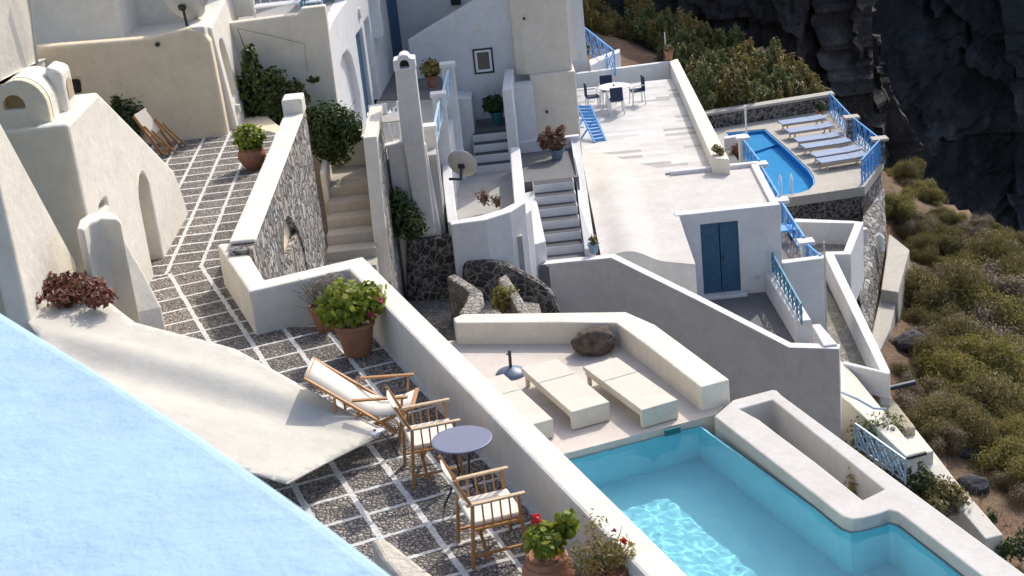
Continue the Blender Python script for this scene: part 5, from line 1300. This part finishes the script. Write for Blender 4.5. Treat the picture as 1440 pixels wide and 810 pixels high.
for s_ in (-.2, .2): MB().tube([ld+Vector((s_,.15,-.6)), ld+Vector((s_,.15,.55)), ld+Vector((s_,-.05,.7)), ld+Vector((s_,-.3,.5)), ld+Vector((s_,-.3,0))], .022, 6).build('ladder_rail', WHITEP, sp2)
# back wall
bw = thing('pool_back_wall', 'dark basalt wall with a pale concrete cap behind the small pool', 'wall', (12, 62.5, SP))
zb2 = (WY(1000, 158, 61.9).z+WY(1157, 135, 63).z)/2
bA, bB = Vector((8.6, 61.9, 0)), Vector((14.75, 63.1, 0)); bd_ = (bB-bA); bl2 = bd_.length; bd_.normalize()
MB().sheet(bA, bd_, (0,0,1), [(0, SP-.2), (bl2, SP-.2), (bl2, zb2-.12), (0, zb2-.12)], (), Vector((0,.4,0))).build('basalt_face', BASALT, bw)
MB().prism([bA+Vector((0,-.05,zb2)), bB+Vector((.05,-.05,zb2)), bB+Vector((.05,.5,zb2)), bA+Vector((0,.5,zb2))], zb2-.118).build('cap', CONC, bw, .02)
# posts and railings
cap_p = [('far', (14.45, 62.6)), ('middle', (14.3, 58.2)), ('near', (14.5, 54.7))]
tops = (-8.9, -8.85, -8.85)
for (nm, (x, y)), z in zip(cap_p[1:], tops[1:]):
    t = thing('stone_post', nm+' pale capped stone post on the right edge of the small pool terrace', 'post', (x, y, SP), 'stone posts of the small pool terrace')
    MB().box((x, y, (z+SP)/2-.05), (.36, .36, z-SP-.05)).build('shaft', RUBBLE, t, .015)
    MB().box((x, y, z-.03), (.62, .5, .10)).build('cap', CONC, t, .02)
railing('pool_railing', 'bright blue lattice railing between the basalt back wall and middle stone post', (14.4, 62.3, SP), (14.32, 58.45, SP), .95, BLUEP, 4, 'blue railings of the small pool terrace')
railing('pool_railing', 'bright blue lattice railing between the middle and near stone posts', (14.32, 57.95, SP), (14.48, 54.95, SP), .95, BLUEP, 4, 'blue railings of the small pool terrace')
railing('pool_railing', 'bright blue slanting railing at the near corner of the small pool terrace', (14.45, 54.45, SP), (13.15, 52.1, SP), .95, BLUEP, 6, 'blue railings of the small pool terrace')
potted('small dark pot with a plant in the far corner of the small pool terrace', (13.9, 62.0, SP), .18, .3, [((0,0,.5), (.25,.22,.2), 1)], 150, .06, G_DARK, 75)
# loungers
LG = [((1097, 173), (1159, 164)), ((1109, 184), (1170, 175)), ((1122, 196), (1183, 188)), ((1127, 206), (1195, 196)), ((1144, 217), (1208, 207)), ((1152, 226), (1217, 215))]
LG = [((1098, 172.5), (1158, 164)), ((1108, 184), (1169, 175)), ((1121, 196.5), (1183, 188)), ((1128, 206), (1195, 196)), ((1143, 218), (1209, 207)), ((1153, 226), (1216, 216))]
ordn = ('first', 'second', 'third', 'third', 'second', 'first')
base = None
for k, (pa, pb) in enumerate(LG):
    a_, b_ = P(*pa, SP+.36), P(*pb, SP+.36); c_ = (a_+b_)/2; d_ = b_-a_
    lab = ordn[k]+' lavender sun lounger by the small pool, counting along the row from '+('the basalt wall' if k < 3 else 'concrete edge')
    if base is None:
        t = thing('sun_lounger', lab, 'sun lounger', (0,0,0), 'lavender sun loungers by the small pool')
        for s_ in (-1, 1):
            MB().box((0, s_*.30, .29), (1.95, .05, .05)).build('side_rail', WOODL, t)
            for xx in (-.75, .75): MB().box((xx, s_*.29, .14), (.05, .05, .28)).build('leg', WOODL, t)
        MB().box((-.35, 0, .345), (1.25, .66, .05)).build('seat_canvas', LOUNGEB, t, .01)
        MB().box((.62, 0, .355), (.66, .66, .05), M=Matrix.Rotation(-.06, 3, 'Y')).build('head_canvas', LOUNGEB, t, .01)
        base = t
    else: t = dup(base, label=lab)
    t.location = (c_.x, c_.y, SP); t.rotation_euler = (0, 0, math.atan2(d_.y, d_.x))
# ================================================================ white walled yard on the right
YZ = -8.0
def y_(px, py, z=YZ): return P(px, py, z)
yard = thing('yard_wall', 'white capped yard wall zigzagging down the right edge of the village', 'wall', (9.3, 38, -12))
ot = [(1117, 308), (1204, 311), (1213, 312), (1196, 357), (1172, 357), (1205, 420), (1253, 522)]
seg = [[(1117, 307), (1203, 310.5), (1202, 314), (1117, 312)], [(1203, 310.5), (1214, 312), (1196, 357.5), (1186, 353)], [(1158, 353.5), (1186, 353), (1196, 357.5), (1160, 358)]]
MB().prism([y_(*q) for q in seg[0]], -12.5).build('back_wall', WHITE, yard, .02)
MB().prism([y_(*q) for q in seg[1]], -9.9).build('right_wall', WHITE, yard, .02)
MB().prism([y_(*q) for q in seg[2]], -9.9).build('return_wall', WHITE, yard, .02)
MB().prism([y_(*q) for q in ((1159, 357), (1173, 357.5), (1252, 522), (1237, 520))], -9.4).build('long_wall', WHITE, yard, .02)
MB().prism([y_(*q) for q in ((1186, 507), (1237, 520), (1252, 522), (1250, 526), (1186, 511.5))], -8.66).build('front_wall', WHITE, yard, .02)
o = MB().prism([y_(1205, 322, -9.2), y_(1214, 314, -9.2), y_(1197, 360, -9.2), y_(1166, 361, -9.2), y_(1166, 358, -9.2)], -15).build('yard_base', BASALT); tag(o, 'dark basalt base wall under the bend of the white yard wall', 'wall')
GRAV = masonry('yard_gravel', [(.2,.19,.16), (.32,.3,.26), (.27,.25,.2), (.4,.38,.33)], (.2,.19,.165), 9, .04, .5)
mb = MB(); mb.face([(6.9, 32.6, -8.7), (8.62, 32.4, -8.7), (8.98, 40.2, -8.7), (9.7, 40.5, -8.7), (10.4, 43.4, -8.7), (8.0, 44, -8.7), (7.8, 36.4, -8.7)]); o = mb.build('yard_floor', GRAV, world=True); tag(o, kind='structure')
mb = MB(); mb.prism([(6.9, 32.8, -8.71), (8.6, 32.6, -8.71), (8.95, 40.2, -8.71), (9.68, 40.55, -8.71), (10.38, 43.3, -8.71), (8.0, 44, -8.71), (7.8, 36.4, -8.71)], -14); o = mb.build('yard_ground', RUBBLE, world=True); tag(o, kind='structure')
op = WY(1159, 340, 36.2); tag(MB().tube([Vector((op.x, 36.2, -8.3)), op], .025, 6).build('grey_pole', DISHM), 'thin grey pole at the near end of the blue walkway railing', 'pole')
# rubble embankment and concrete path
emb = [(1214, 302, -10.2), (1243, 262, -10.2), (1247, 330, -11.3), (1238, 400, -12.0), (1229, 470, -12.0), (1212, 450, -11.6), (1199, 375, -10.2)]
o = MB().prism([P(*q) for q in emb], -17).build('rubble_embankment', RUBBLE, bevel=.08); tag(o, 'sloping grey rubble embankment between the small pool and the yard wall', 'wall')
o = MB().prism([P(*q) for q in ((1221, 318, -10.6), (1226, 312, -10.6), (1228, 390, -11.4), (1223, 395, -11.4))], -14).build('stone_buttress', BASALT, bevel=.05); tag(o, 'narrow dark stone buttress on the rubble embankment', 'wall')
o = MB().prism([P(*q) for q in ((1250, 328, -11.2), (1279, 351, -11.2), (1263, 411, -11.2), (1239, 407, -11.2), (1246, 360, -11.2))], -14).build('concrete_path', CONC, bevel=.04); tag(o, kind='structure')
o = MB().prism([P(*q) for q in ((1239, 411, -11.6), (1262, 415, -11.6), (1252, 462, -11.7), (1234, 500, -11.8), (1224, 478, -11.7))], -14).build('concrete_path', CONC, bevel=.04); tag(o, kind='structure')
wp_ = P(1240, 352, -11.1); tag(MB().tube([wp_, wp_+Vector((-.03,0,.45)), wp_+Vector((-.14,0,.6))], [.11, .13, .1], 12).build('white_drain_cowl', WHITE), 'white rounded drain cowl beside the concrete path', 'drain cowl')
wq = P(1216, 345, -10.2); tag(MB().tube([wq, wq+Vector((-.02,0,.6))], [.1, .12], 10).build('white_drain_pipe', WHITE), 'small white pipe stub on the rubble embankment', 'pipe')
# lower cream path and blue gate
qa, qb, qc = P(1186, 511, -8.02), P(1291, 637, -8.95), P(1180, 556, -8.2)
pq = lambda x, y, up=0: PL(x, y, qa, qb, qc)+Vector((0, 0, up))
o = MB().prism([pq(*q) for q in ((1170, 498), (1187, 510), (1203, 528), (1291, 637), (1276, 644), (1196, 568), (1180, 556), (1170, 548))], -12).build('path_wall', CREAM2, bevel=.03); tag(o, 'broad cream wall top running steeply down below the yard wall past the blue lattice', 'wall')
YELS = plaster('yellowish_screed', (.62,.55,.40), (.42,.36,.26), .4)
la, lb_, lc = P(1248, 552, -8.78), P(1288, 601, -9.1), P(1223, 551, -8.8)
o = MB().prism([PL(x, y, la, lb_, lc) for x, y in ((1220, 548), (1248, 551), (1288, 601), (1264, 606))], -12).build('path_landing', YELS, bevel=.03); tag(o, kind='structure')
o = MB().prism([P(*q, -9.3) for q in ((1264, 607), (1288, 603), (1313, 634), (1291, 640))], -12).build('path_step', CREAM2, bevel=.03); tag(o, kind='structure')
ma, mb_, mc = P(1312, 633, -9.5), P(1411, 752, -10.5), P(1292, 640, -9.5)
o = MB().prism([PL(x, y, ma, mb_, mc) for x, y in ((1292, 640), (1312, 633), (1345, 676), (1411, 752), (1386, 758), (1330, 692))], -14).build('lower_wall', CREAM2, bevel=.03); tag(o, 'long cream wall top leading down to the lower right over the scrub', 'wall')
ra1_, rb1_, rc1_ = P(1292, 642, -9.8), P(1386, 758, -10.8), P(1268, 655, -10.0)
o = MB().prism([PL(x, y, ra1_, rb1_, rc1_) for x, y in ((1268, 650), (1294, 642), (1330, 693), (1386, 759), (1370, 790), (1310, 720))], -14).build('rubble_slope', COBWALL, bevel=.05); tag(o, 'pale rubble wall between the leafy bushes and the long cream wall', 'wall')
dv_ = pq(1255, 603, .004); tag(MB().lathe(dv_, [(.07, 0), (.07, .015), (.001, .016)], 12).build('drain_cover', IRON), 'small dark drain hole in the cream wall top below the yard', 'drain')
mb = MB(); mb.prism([P(*q, -10.4) for q in ((1150, 530), (1190, 590), (1270, 655), (1240, 700), (1150, 640))], -14); o = mb.build('lower_yard', DARKFL, world=True); tag(o, kind='structure')
railing('pale_gate', 'pale blue lattice gate standing against the cream wall top', pq(1206, 592, -.55)+Vector((-.12,-.25,0)), pq(1276, 645, -.5)+Vector((-.12,-.25,0)), .62, PALEB, 4, lat=.035)
railing('pale_chair_frame', 'pale blue lattice piece half hidden behind the grey wall corner', P(1178, 613, -9.3), P(1197, 612, -9.3), .6, PALEB, 1)
ha, hb2 = pq(1183, 565, .25), pq(1229, 588, .25)
tag(MB().tube([ha, ha.lerp(hb2, .5)+Vector((0,0,.03)), hb2, hb2+Vector((.25,-.1,0))], .028, 8).build('handrail', PALEB), 'pale blue handrail on the cream wall top by the grey wall corner', 'handrail')
ha, hb2 = P(1268, 646, -8.95), P(1302, 637, -8.95)
tag(MB().tube([ha, hb2], .05, 8).build('pipe', IRON), 'blue grey pipe lying across the foot of the cream wall top', 'pipe')
ha = P(1246, 547, -8.6); tag(MB().tube([ha, ha+Vector((.75,.2,.0))], .07, 8).build('drain_pipe', IRON), 'grey drain pipe sticking out of the yard wall corner', 'pipe')
# ================================================================ land, cliffs and plants
def lerp_tab(x, tab):
    if x <= tab[0][0]: return tab[0][1]
    for (a, va), (b, vb) in zip(tab, tab[1:]):
        if x <= b: return va+(vb-va)*(x-a)/(b-a)
    return tab[-1][1]
XE = [(15, 8.8), (24, 9.4), (30, 9.9), (34, 9.5), (40, 10.3), (46, 12.2), (52, 14.0), (56, 15.2), (64, 15.6), (80, 17)]
Z0 = [(15, -11.0), (27, -11.1), (34, -10.9), (40, -11.8), (46, -12.0), (52, -11.7), (56, -11.3), (64, -11), (80, -11)]
def ground(x, y):
    t = x-lerp_tab(y, XE)
    z = lerp_tab(y, Z0)
    if t > 0:
        z -= .42*t
        if t > 12: z -= (t-12)*1.2
    else:
        if y > 50: 
            k = min(1, (y-50)/6)
            z = z*(1-k) + k*(-10.3+.38*min(12, max(0, 11.5-x))+.05*(y-62))
        else: z = min(z, -11)
    if 8.7 < x < 15.2 and 49 < y < 63.6: z = min(z, -11.6)
    yd = lerp_tab(x, [(13, 200), (14.5, 60), (17, 58), (20, 53.5), (24, 46), (30, 36)])
    if y > yd: z -= (y-yd)*1.9
    if y > 76 and x > 3: z -= (y-76)*.8
    n_ = noise.fractal(Vector((x*.25, y*.25, 3)), 1, 2, 5)*.35 + noise.noise(Vector((x*1.3, y*1.3, 1)))*.10
    return z + n_
def landmat():
    m, t, b = mat('dry_hillside'); o = objco(t)
    n1 = noise_n(t, o, .35, 6, .65); n2 = noise_n(t, o, 5, 6, .7)
    c = ramp(t, n1.outputs[0], [(.33, (.13,.095,.06)), (.45, (.235,.14,.085)), (.56, (.26,.19,.125)), (.7, (.19,.15,.085))])
    c = mix(t, .55, c, ramp(t, n2.outputs[0], [(.35, (.03,.028,.022)), (.55, (.30,.24,.17)), (.75, (.5,.44,.36))]), 'OVERLAY')
    L(t, c, b.inputs['Base Color']); b.inputs['Roughness'].default_value = .95
    bump(t, b, n2.outputs[0], .9, .15); return m
mb = MB(); nx, ny = 180, 190; X0, X1, Y0, Y1 = -30, 45, 12, 110
gv = [[None]*(nx+1) for _ in range(ny+1)]
for j in range(ny+1):
    for i in range(nx+1):
        x = X0+(X1-X0)*i/nx; y = Y0+(Y1-Y0)*j/ny
        gv[j][i] = mb.bm.verts.new((x, y, ground(x, y)))
for j in range(ny):
    for i in range(nx): mb.bm.faces.new((gv[j][i], gv[j][i+1], gv[j+1][i+1], gv[j+1][i]))
o = mb.build('hillside', landmat(), world=True, smooth=True); tag(o, kind='structure')
def rockmat(name, cs, sc):
    m, t, b = mat(name); o = objco(t)
    n1 = noise_n(t, o, sc, 8, .7); n2 = noise_n(t, o, sc*6, 6, .7)
    c = ramp(t, n1.outputs[0], [(.35, cs[0]), (.55, cs[1]), (.72, cs[2])])
    c = mix(t, .6, c, ramp(t, n2.outputs[0], [(.35, (.1,.1,.1)), (.62, (.5,.5,.5)), (.75, (.95,.93,.9))]), 'OVERLAY')
    L(t, c, b.inputs['Base Color']); b.inputs['Roughness'].default_value = .95
    bump(t, b, n2.outputs[0], 1, 1.2/sc*.09); return m
def ridged(p, o=6):
    "broken rock: jointed blocks with finer fractures on them"
    q = p+Vector((noise.noise(p*.9), noise.noise(p*.9+Vector((7,0,0))), noise.noise(p*.9+Vector((0,9,0)))))*.22
    s_ = noise.fractal(p*.6, 1, 2, 4)*.8
    for f, a in ((1.0, .55), (2.6, .30), (6.0, .14), (13.0, .06)):
        d, pts_ = noise.voronoi(q*f); s_ += a*(noise.cell(pts_[0]*9.7)*1.0-.5+.5*d[0])
    return s_
def cliff(name, path, zs, amp, sc, m, seed, lean=.0):
    "rock wall standing along a ground path"
    mb = MB(); rows = []
    cum = [0]
    for a, b in zip(path, path[1:]): cum.append(cum[-1]+(Vector(b)-Vector(a)).length)
    nu = int(cum[-1]/(zs[2])); nv = int((zs[1]-zs[0])/zs[2])
    for i in range(nu+1):
        s_ = cum[-1]*i/nu; k = 0
        while k < len(path)-2 and cum[k+1] < s_: k += 1
        a, b = Vector(path[k]), Vector(path[k+1]); q = a.lerp(b, (s_-cum[k])/(cum[k+1]-cum[k])); d = (b-a).normalized(); nn = Vector((d.y, -d.x))
        col = []
        for j in range(nv+1):
            z = zs[0]+(zs[1]-zs[0])*j/nv
            p = Vector((q.x*sc, q.y*sc, z*sc*.55+seed))
            r = ridged(p)*amp - lean*(z-zs[0])
            col.append(mb.bm.verts.new((q.x+nn.x*r, q.y+nn.y*r, z)))
        rows.append(col)
    for i in range(nu):
        for j in range(nv): mb.bm.faces.new((rows[i][j], rows[i+1][j], rows[i+1][j+1], rows[i][j+1]))
    o = mb.build(name, m, world=True); tag(o, kind='structure'); return o
cliff('rock_outcrop', [(-12, 94), (4, 90), (14, 85.5), (22, 83.5), (25.5, 86), (27.5, 95), (30, 125)], (-34, 13, .24), 3.4, .17, rockmat('dark_outcrop_rock', [(.03,.026,.024), (.085,.075,.066), (.28,.255,.23)], .22), 5, .13)
cliff('caldera_cliff', [(-20, 250), (25, 235), (80, 205), (150, 215)], (-105, 34, .7), 12, .035, rockmat('far_cliff_rock', [(.030,.028,.027), (.085,.077,.072), (.29,.265,.235)], .05), 9, .12)  # broad noise tones in the rock colour stand in for shading of its relief
mb = MB(); mb.face([(-400, -100, -172), (800, -100, -172), (800, 900, -172), (-400, 900, -172)])
seam, t_, b_ = mat('sea'); b_.inputs['Base Color'].default_value = (.012,.03,.055,1); b_.inputs['Roughness'].default_value = .15
o = mb.build('sea', seam, world=True); tag(o, kind='structure')
def TP(px, py, y0=18, y1=120):
    "where the ray through a photograph pixel meets the hillside"
    r = ray(px, py); t = y0/r.y
    while t*r.y < y1:
        p = EYE+r*t
        if p.z < ground(p.x, p.y): return p
        t += .12/r.y
    return None
rnd = random.Random(4)
# shrub prototypes
def shrub_proto(name, r, n, size, m, seed, asp, tall=1.0, spikes=0):
    rr = random.Random(seed); t = thing(name, None, None, (0,0,0))
    bl = []
    for _ in range(9):
        a = rr.random()*6.28; q = rr.random()**.5*r*.7
        bl.append((Vector((math.cos(a)*q, math.sin(a)*q, r*tall*rr.uniform(.3,.75))), (r*rr.uniform(.3,.5), r*rr.uniform(.3,.5), r*tall*rr.uniform(.28,.42)), 1))
    for _ in range(spikes):
        a = rr.random()*6.28; q = rr.random()**.5*r*.7
        bl.append((Vector((math.cos(a)*q, math.sin(a)*q, r*tall*rr.uniform(.8,1.2))), (r*.12, r*.12, r*tall*.35), .35))
    leaves(MB(), bl, n, size, seed, asp, .35, .5).build('foliage', m, t)
    twigs(MB(), (0,0,-.1), 14, r*tall*1.0, .015*r+.006, seed, .7).build('stems', BARK, t)
    return t
used = set()
def place(proto, loc, sc_, label, cat, group, used=used):
    rz = rnd.random()*6.28
    sv = (sc_*rnd.uniform(.9,1.15), sc_*rnd.uniform(.9,1.15), sc_*rnd.uniform(.85,1.2))
    if proto.name not in used:
        used.add(proto.name); t = proto; t.location = loc; t.rotation_euler = (0,0,rz); t.scale = sv
    else: t = dup(proto, loc, rz, scale=sv)
    tag(t, label, cat, group); return t
OL = [shrub_proto('olive_shrub', 1.0, 12000, .047, G_OLIVE, s_, .2) for s_ in (101, 102)]
YG = [shrub_proto('yellow_shrub', 1.0, 12000, .047, G_YEL, s_, .2) for s_ in (111, 112)]
DRY = [shrub_proto('grey_shrub', 1.0, 11000, .047, G_SCRUB, s_, .14) for s_ in (121, 122)]
OLE = [shrub_proto('oleander', 1.0, 2600, .105, m_, s_, .3, 1.3, 9) for s_, m_ in ((131, G_OLEA), (132, G_OLEA), (133, G_AUT), (134, G_OLIVE))]
slope = [(1350,352,.95,'d'),(1262,300,.7,'y'),(1256,278,.6,'y'),(1253,232,.5,'o'),(1247,215,.5,'o'),(1330,420,1.2,'d'),(1362,400,1.1,'d'),(1385,385,1.3,'o'),(1415,400,1.4,'o'),(1440,420,1.4,'o'),
 (1400,440,1.3,'y'),(1375,470,1.3,'d'),(1345,460,1.0,'d'),(1430,470,1.2,'y'),(1410,500,1.2,'o'),(1325,510,.8,'d'),(1395,548,1.35,'y'),(1365,570,1.2,'o'),(1335,560,.9,'y'),(1425,560,1.3,'y'),(1440,600,1.1,'o'),
 (1310,545,.7,'d'),(1300,580,.7,'d'),(1330,600,.8,'d'),(1350,612,.7,'o'),(1420,630,.8,'y'),(1438,655,.8,'y'),(1390,610,.7,'o'),(1290,555,.6,'d'),(1300,470,.5,'d'),(1315,450,.7,'d'),(1370,340,.6,'d'),(1395,362,.8,'o'),(1280,440,.4,'o'),(1285,520,.5,'o'),(1440,500,1.0,'d'),(1310,385,.5,'d')]
lab = {'o': 'olive green broom shrub on the dry slope right of the village', 'y': 'yellowish green broom shrub on the dry slope right of the village', 'd': 'dry grey brown shrub on the slope right of the village'}
slope += [(1290,330,.5,'d'),(1300,345,.6,'d'),(1322,340,.7,'d'),(1380,425,1.1,'d'),(1350,500,1.0,'o'),(1380,520,1.1,'d'),(1360,535,1.0,'y'),(1345,585,.9,'d'),(1375,590,.8,'y'),(1400,585,.9,'o'),(1425,520,1.2,'d'),(1325,470,.7,'d'),(1310,500,.5,'o'),(1435,535,1.1,'y'),(1412,605,.7,'y'),(1365,625,.5,'y'),(1325,625,.5,'d'),(1440,690,.6,'d'),(1400,450,1.0,'o')]
for x, y, s_, k in slope:
    s_ *= 1.4
    if s_ < 1.1 and rnd.random() < .2: continue
    if k == 'd' and rnd.random() < .45: k = 'o'
    p = TP(x, y+s_*14)
    if p is None: continue
    place(rnd.choice({'o': OL, 'y': YG, 'd': DRY}[k]), Vector((p.x, p.y, ground(p.x, p.y)-.12)), s_, lab[k], 'shrub', {'o': 'olive broom shrubs on the slope', 'y': 'yellowish broom shrubs on the slope', 'd': 'dry grey shrubs on the slope'}[k])
for yy in range(318, 420, 17):
    for xx in range(1275, 1445, 24):
        p = TP(xx+rnd.uniform(-9, 9), yy+rnd.uniform(-7, 7))
        if p is None or p.x < lerp_tab(p.y, XE)+.8 or xx < 1262+(yy-318)*.12: continue
        k_ = rnd.choice('dodooy'); place(rnd.choice({'o': OL, 'y': YG, 'd': DRY}[k_]), Vector((p.x, p.y, ground(p.x, p.y)-.1)), rnd.uniform(.28, .75), lab[k_], 'shrub', {'o': 'olive broom shrubs on the slope', 'y': 'yellowish broom shrubs on the slope', 'd': 'dry grey shrubs on the slope'}[k_])
for k in range(34):
    x = rnd.uniform(14.2, 27); yl = lerp_tab(x, [(13, 60), (14.5, 60), (17, 58), (20, 53.5), (24, 46), (30, 36)])
    y = yl-rnd.random()**1.6*9+.6
    if x < lerp_tab(y, XE)+.5: continue
    k_ = rnd.choice('dddoyo'); place(rnd.choice({'o': OL, 'y': YG, 'd': DRY}[k_]), Vector((x, y, ground(x, y)-.15)), rnd.uniform(.45, 1.0), lab[k_], 'shrub', {'o': 'olive broom shrubs on the slope', 'y': 'yellowish broom shrubs on the slope', 'd': 'dry grey shrubs on the slope'}[k_])
# belt of oleanders behind the terraces
def inpoly(x, y, pl): 
    r = False
    for i in range(len(pl)):
        a, b = pl[i], pl[i-1]
        if (a[1] > y) != (b[1] > y) and x < (b[0]-a[0])*(y-a[1])/(b[1]-a[1])+a[0]: r = not r
    return r
belt = [(805, -30), (945, 5), (985, 55), (1045, 85), (1120, 118), (1150, 108), (1168, 132), (1140, 150), (1000, 175), (960, 110), (935, 70), (890, 45), (805, 25)]
cnt = 0
for yy in range(-25, 175, 13):
    for xx in range(805, 1180, 17):
        x, y = xx+rnd.uniform(-8, 8), yy+rnd.uniform(-6, 6)
        if not inpoly(x, y, belt): continue
        p = TP(x, y+14, 52)
        if p is None or p.y > 92: continue
        place(rnd.choice(OLE), Vector((p.x, p.y, ground(p.x, p.y)-.1)), rnd.uniform(.75, 1.15), 'leafy olive green bush in the dense belt behind the terraces', 'bush', 'bushes of the belt behind the terraces'); cnt += 1
for x, y, s_ in ((1185, 165, .7), (1200, 178, .7), (1212, 190, .6), (1172, 150, .8), (1196, 160, .6)):
    p = TP(x, y+10, 60)
    if p: place(rnd.choice(OLE), Vector((p.x, p.y, ground(p.x, p.y)-.1)), s_, 'small leafy bush outside the blue railing of the small pool terrace', 'bush', 'bushes outside the small pool railing')
# bushes by the lower path
for (x, y, z), r_, lb, m_ in (((1238, 664, -9.9), (.8,.6,.85), 'leafy green bush in front of the pale blue lattice gate', G_OLEA), ((1282, 700, -10.1), (.7,.5,.6), 'dark leafy bush between the pool surround and the pale rubble wall', G_DARK), ((1325, 728, -10.4), (.7,.5,.5), 'olive bush beside the near end of the pool surround', G_OLIVE)):
    bush('leafy_bush', lb, P(x, y, z), r_, 1500, .06, m_, x, cat='bush')
for x, y in ((1352, 742), (1362, 752), (1375, 760), (1393, 750)):
    v = P(x, y, -10.9); bush('red_tipped_plant', {1352: 'leftmost', 1362: 'second from the left', 1375: 'third from the left', 1393: 'rightmost'}[x]+' spiky plant at the end of the long cream wall', v, (.16,.14,.35), 130, .07, G_RED if x < 1380 else G_DARK, x, cat='plant', group='spiky plants at the wall end')
bush('corner_bush', 'dark bush at the right edge below the end of the cream wall', P(1435, 790, -11.2), (.7,.5,.4), 900, .06, G_DARK, 88)
# rocks and dry grass of the slope
def rock(label, px, py, r, m):
    p = TP(px, py)
    if p is None: return
    bm = bmesh.new(); bmesh.ops.create_icosphere(bm, subdivisions=3, radius=1); sd_ = px*.37
    for v in bm.verts:
        k = 1+.35*noise.noise(v.co*1.2+Vector((sd_, 0, 0)))+.15*noise.noise(v.co*3+Vector((0, sd_, 0)))
        v.co = Vector((v.co.x*r*k, v.co.y*r*.8*k, v.co.z*r*.65*k))+Vector((p.x, p.y, ground(p.x, p.y)+r*.2))
    mb = MB(); mb.bm.free(); mb.bm = bm; o = mb.build('rock', m, smooth=False); tag(o, label, 'rock')
DR = plain('dark_lava_rock', (.045,.045,.05), .9, 0, .5, 6, .8)
for lb, x, y, r_ in (('black rock lying on the dry slope beside the long cream wall', 1368, 690, .42), ('dark rock below the concrete path on the slope', 1285, 490, .6), ('dark rock among dry grass above the black rock', 1362, 642, .3), ('pale edged rock near the top of the slope', 1340, 362, .35), ('small grey rock in the dry grass at far right', 1410, 660, .3), ('flat grey rock by the top shrub', 1300, 425, .25)): rock(lb, x, y, r_, DR)
gm = MB(); r2 = random.Random(9)
for _ in range(5200):
    x = r2.uniform(8.8, 30); y = r2.uniform(24, 60)
    if x < lerp_tab(y, XE)+.3: continue
    if noise.noise(Vector((x*.35, y*.35, 7))) < -.1: continue
    z = ground(x, y)
    for _k in range(3):
        a = r2.random()*6.28; h = r2.uniform(.12,.34); w_ = .02; d = Vector((math.cos(a), math.sin(a), 0)); b = Vector((x+r2.gauss(0,.08), y+r2.gauss(0,.08), z-.03)); tipv = b+Vector((r2.gauss(0,.12), r2.gauss(0,.12), h))
        gm.face([b-d*w_, b+d*w_, tipv])
o = gm.build('dry_grass', G_DRY, world=True); tag(o, kind='stuff')
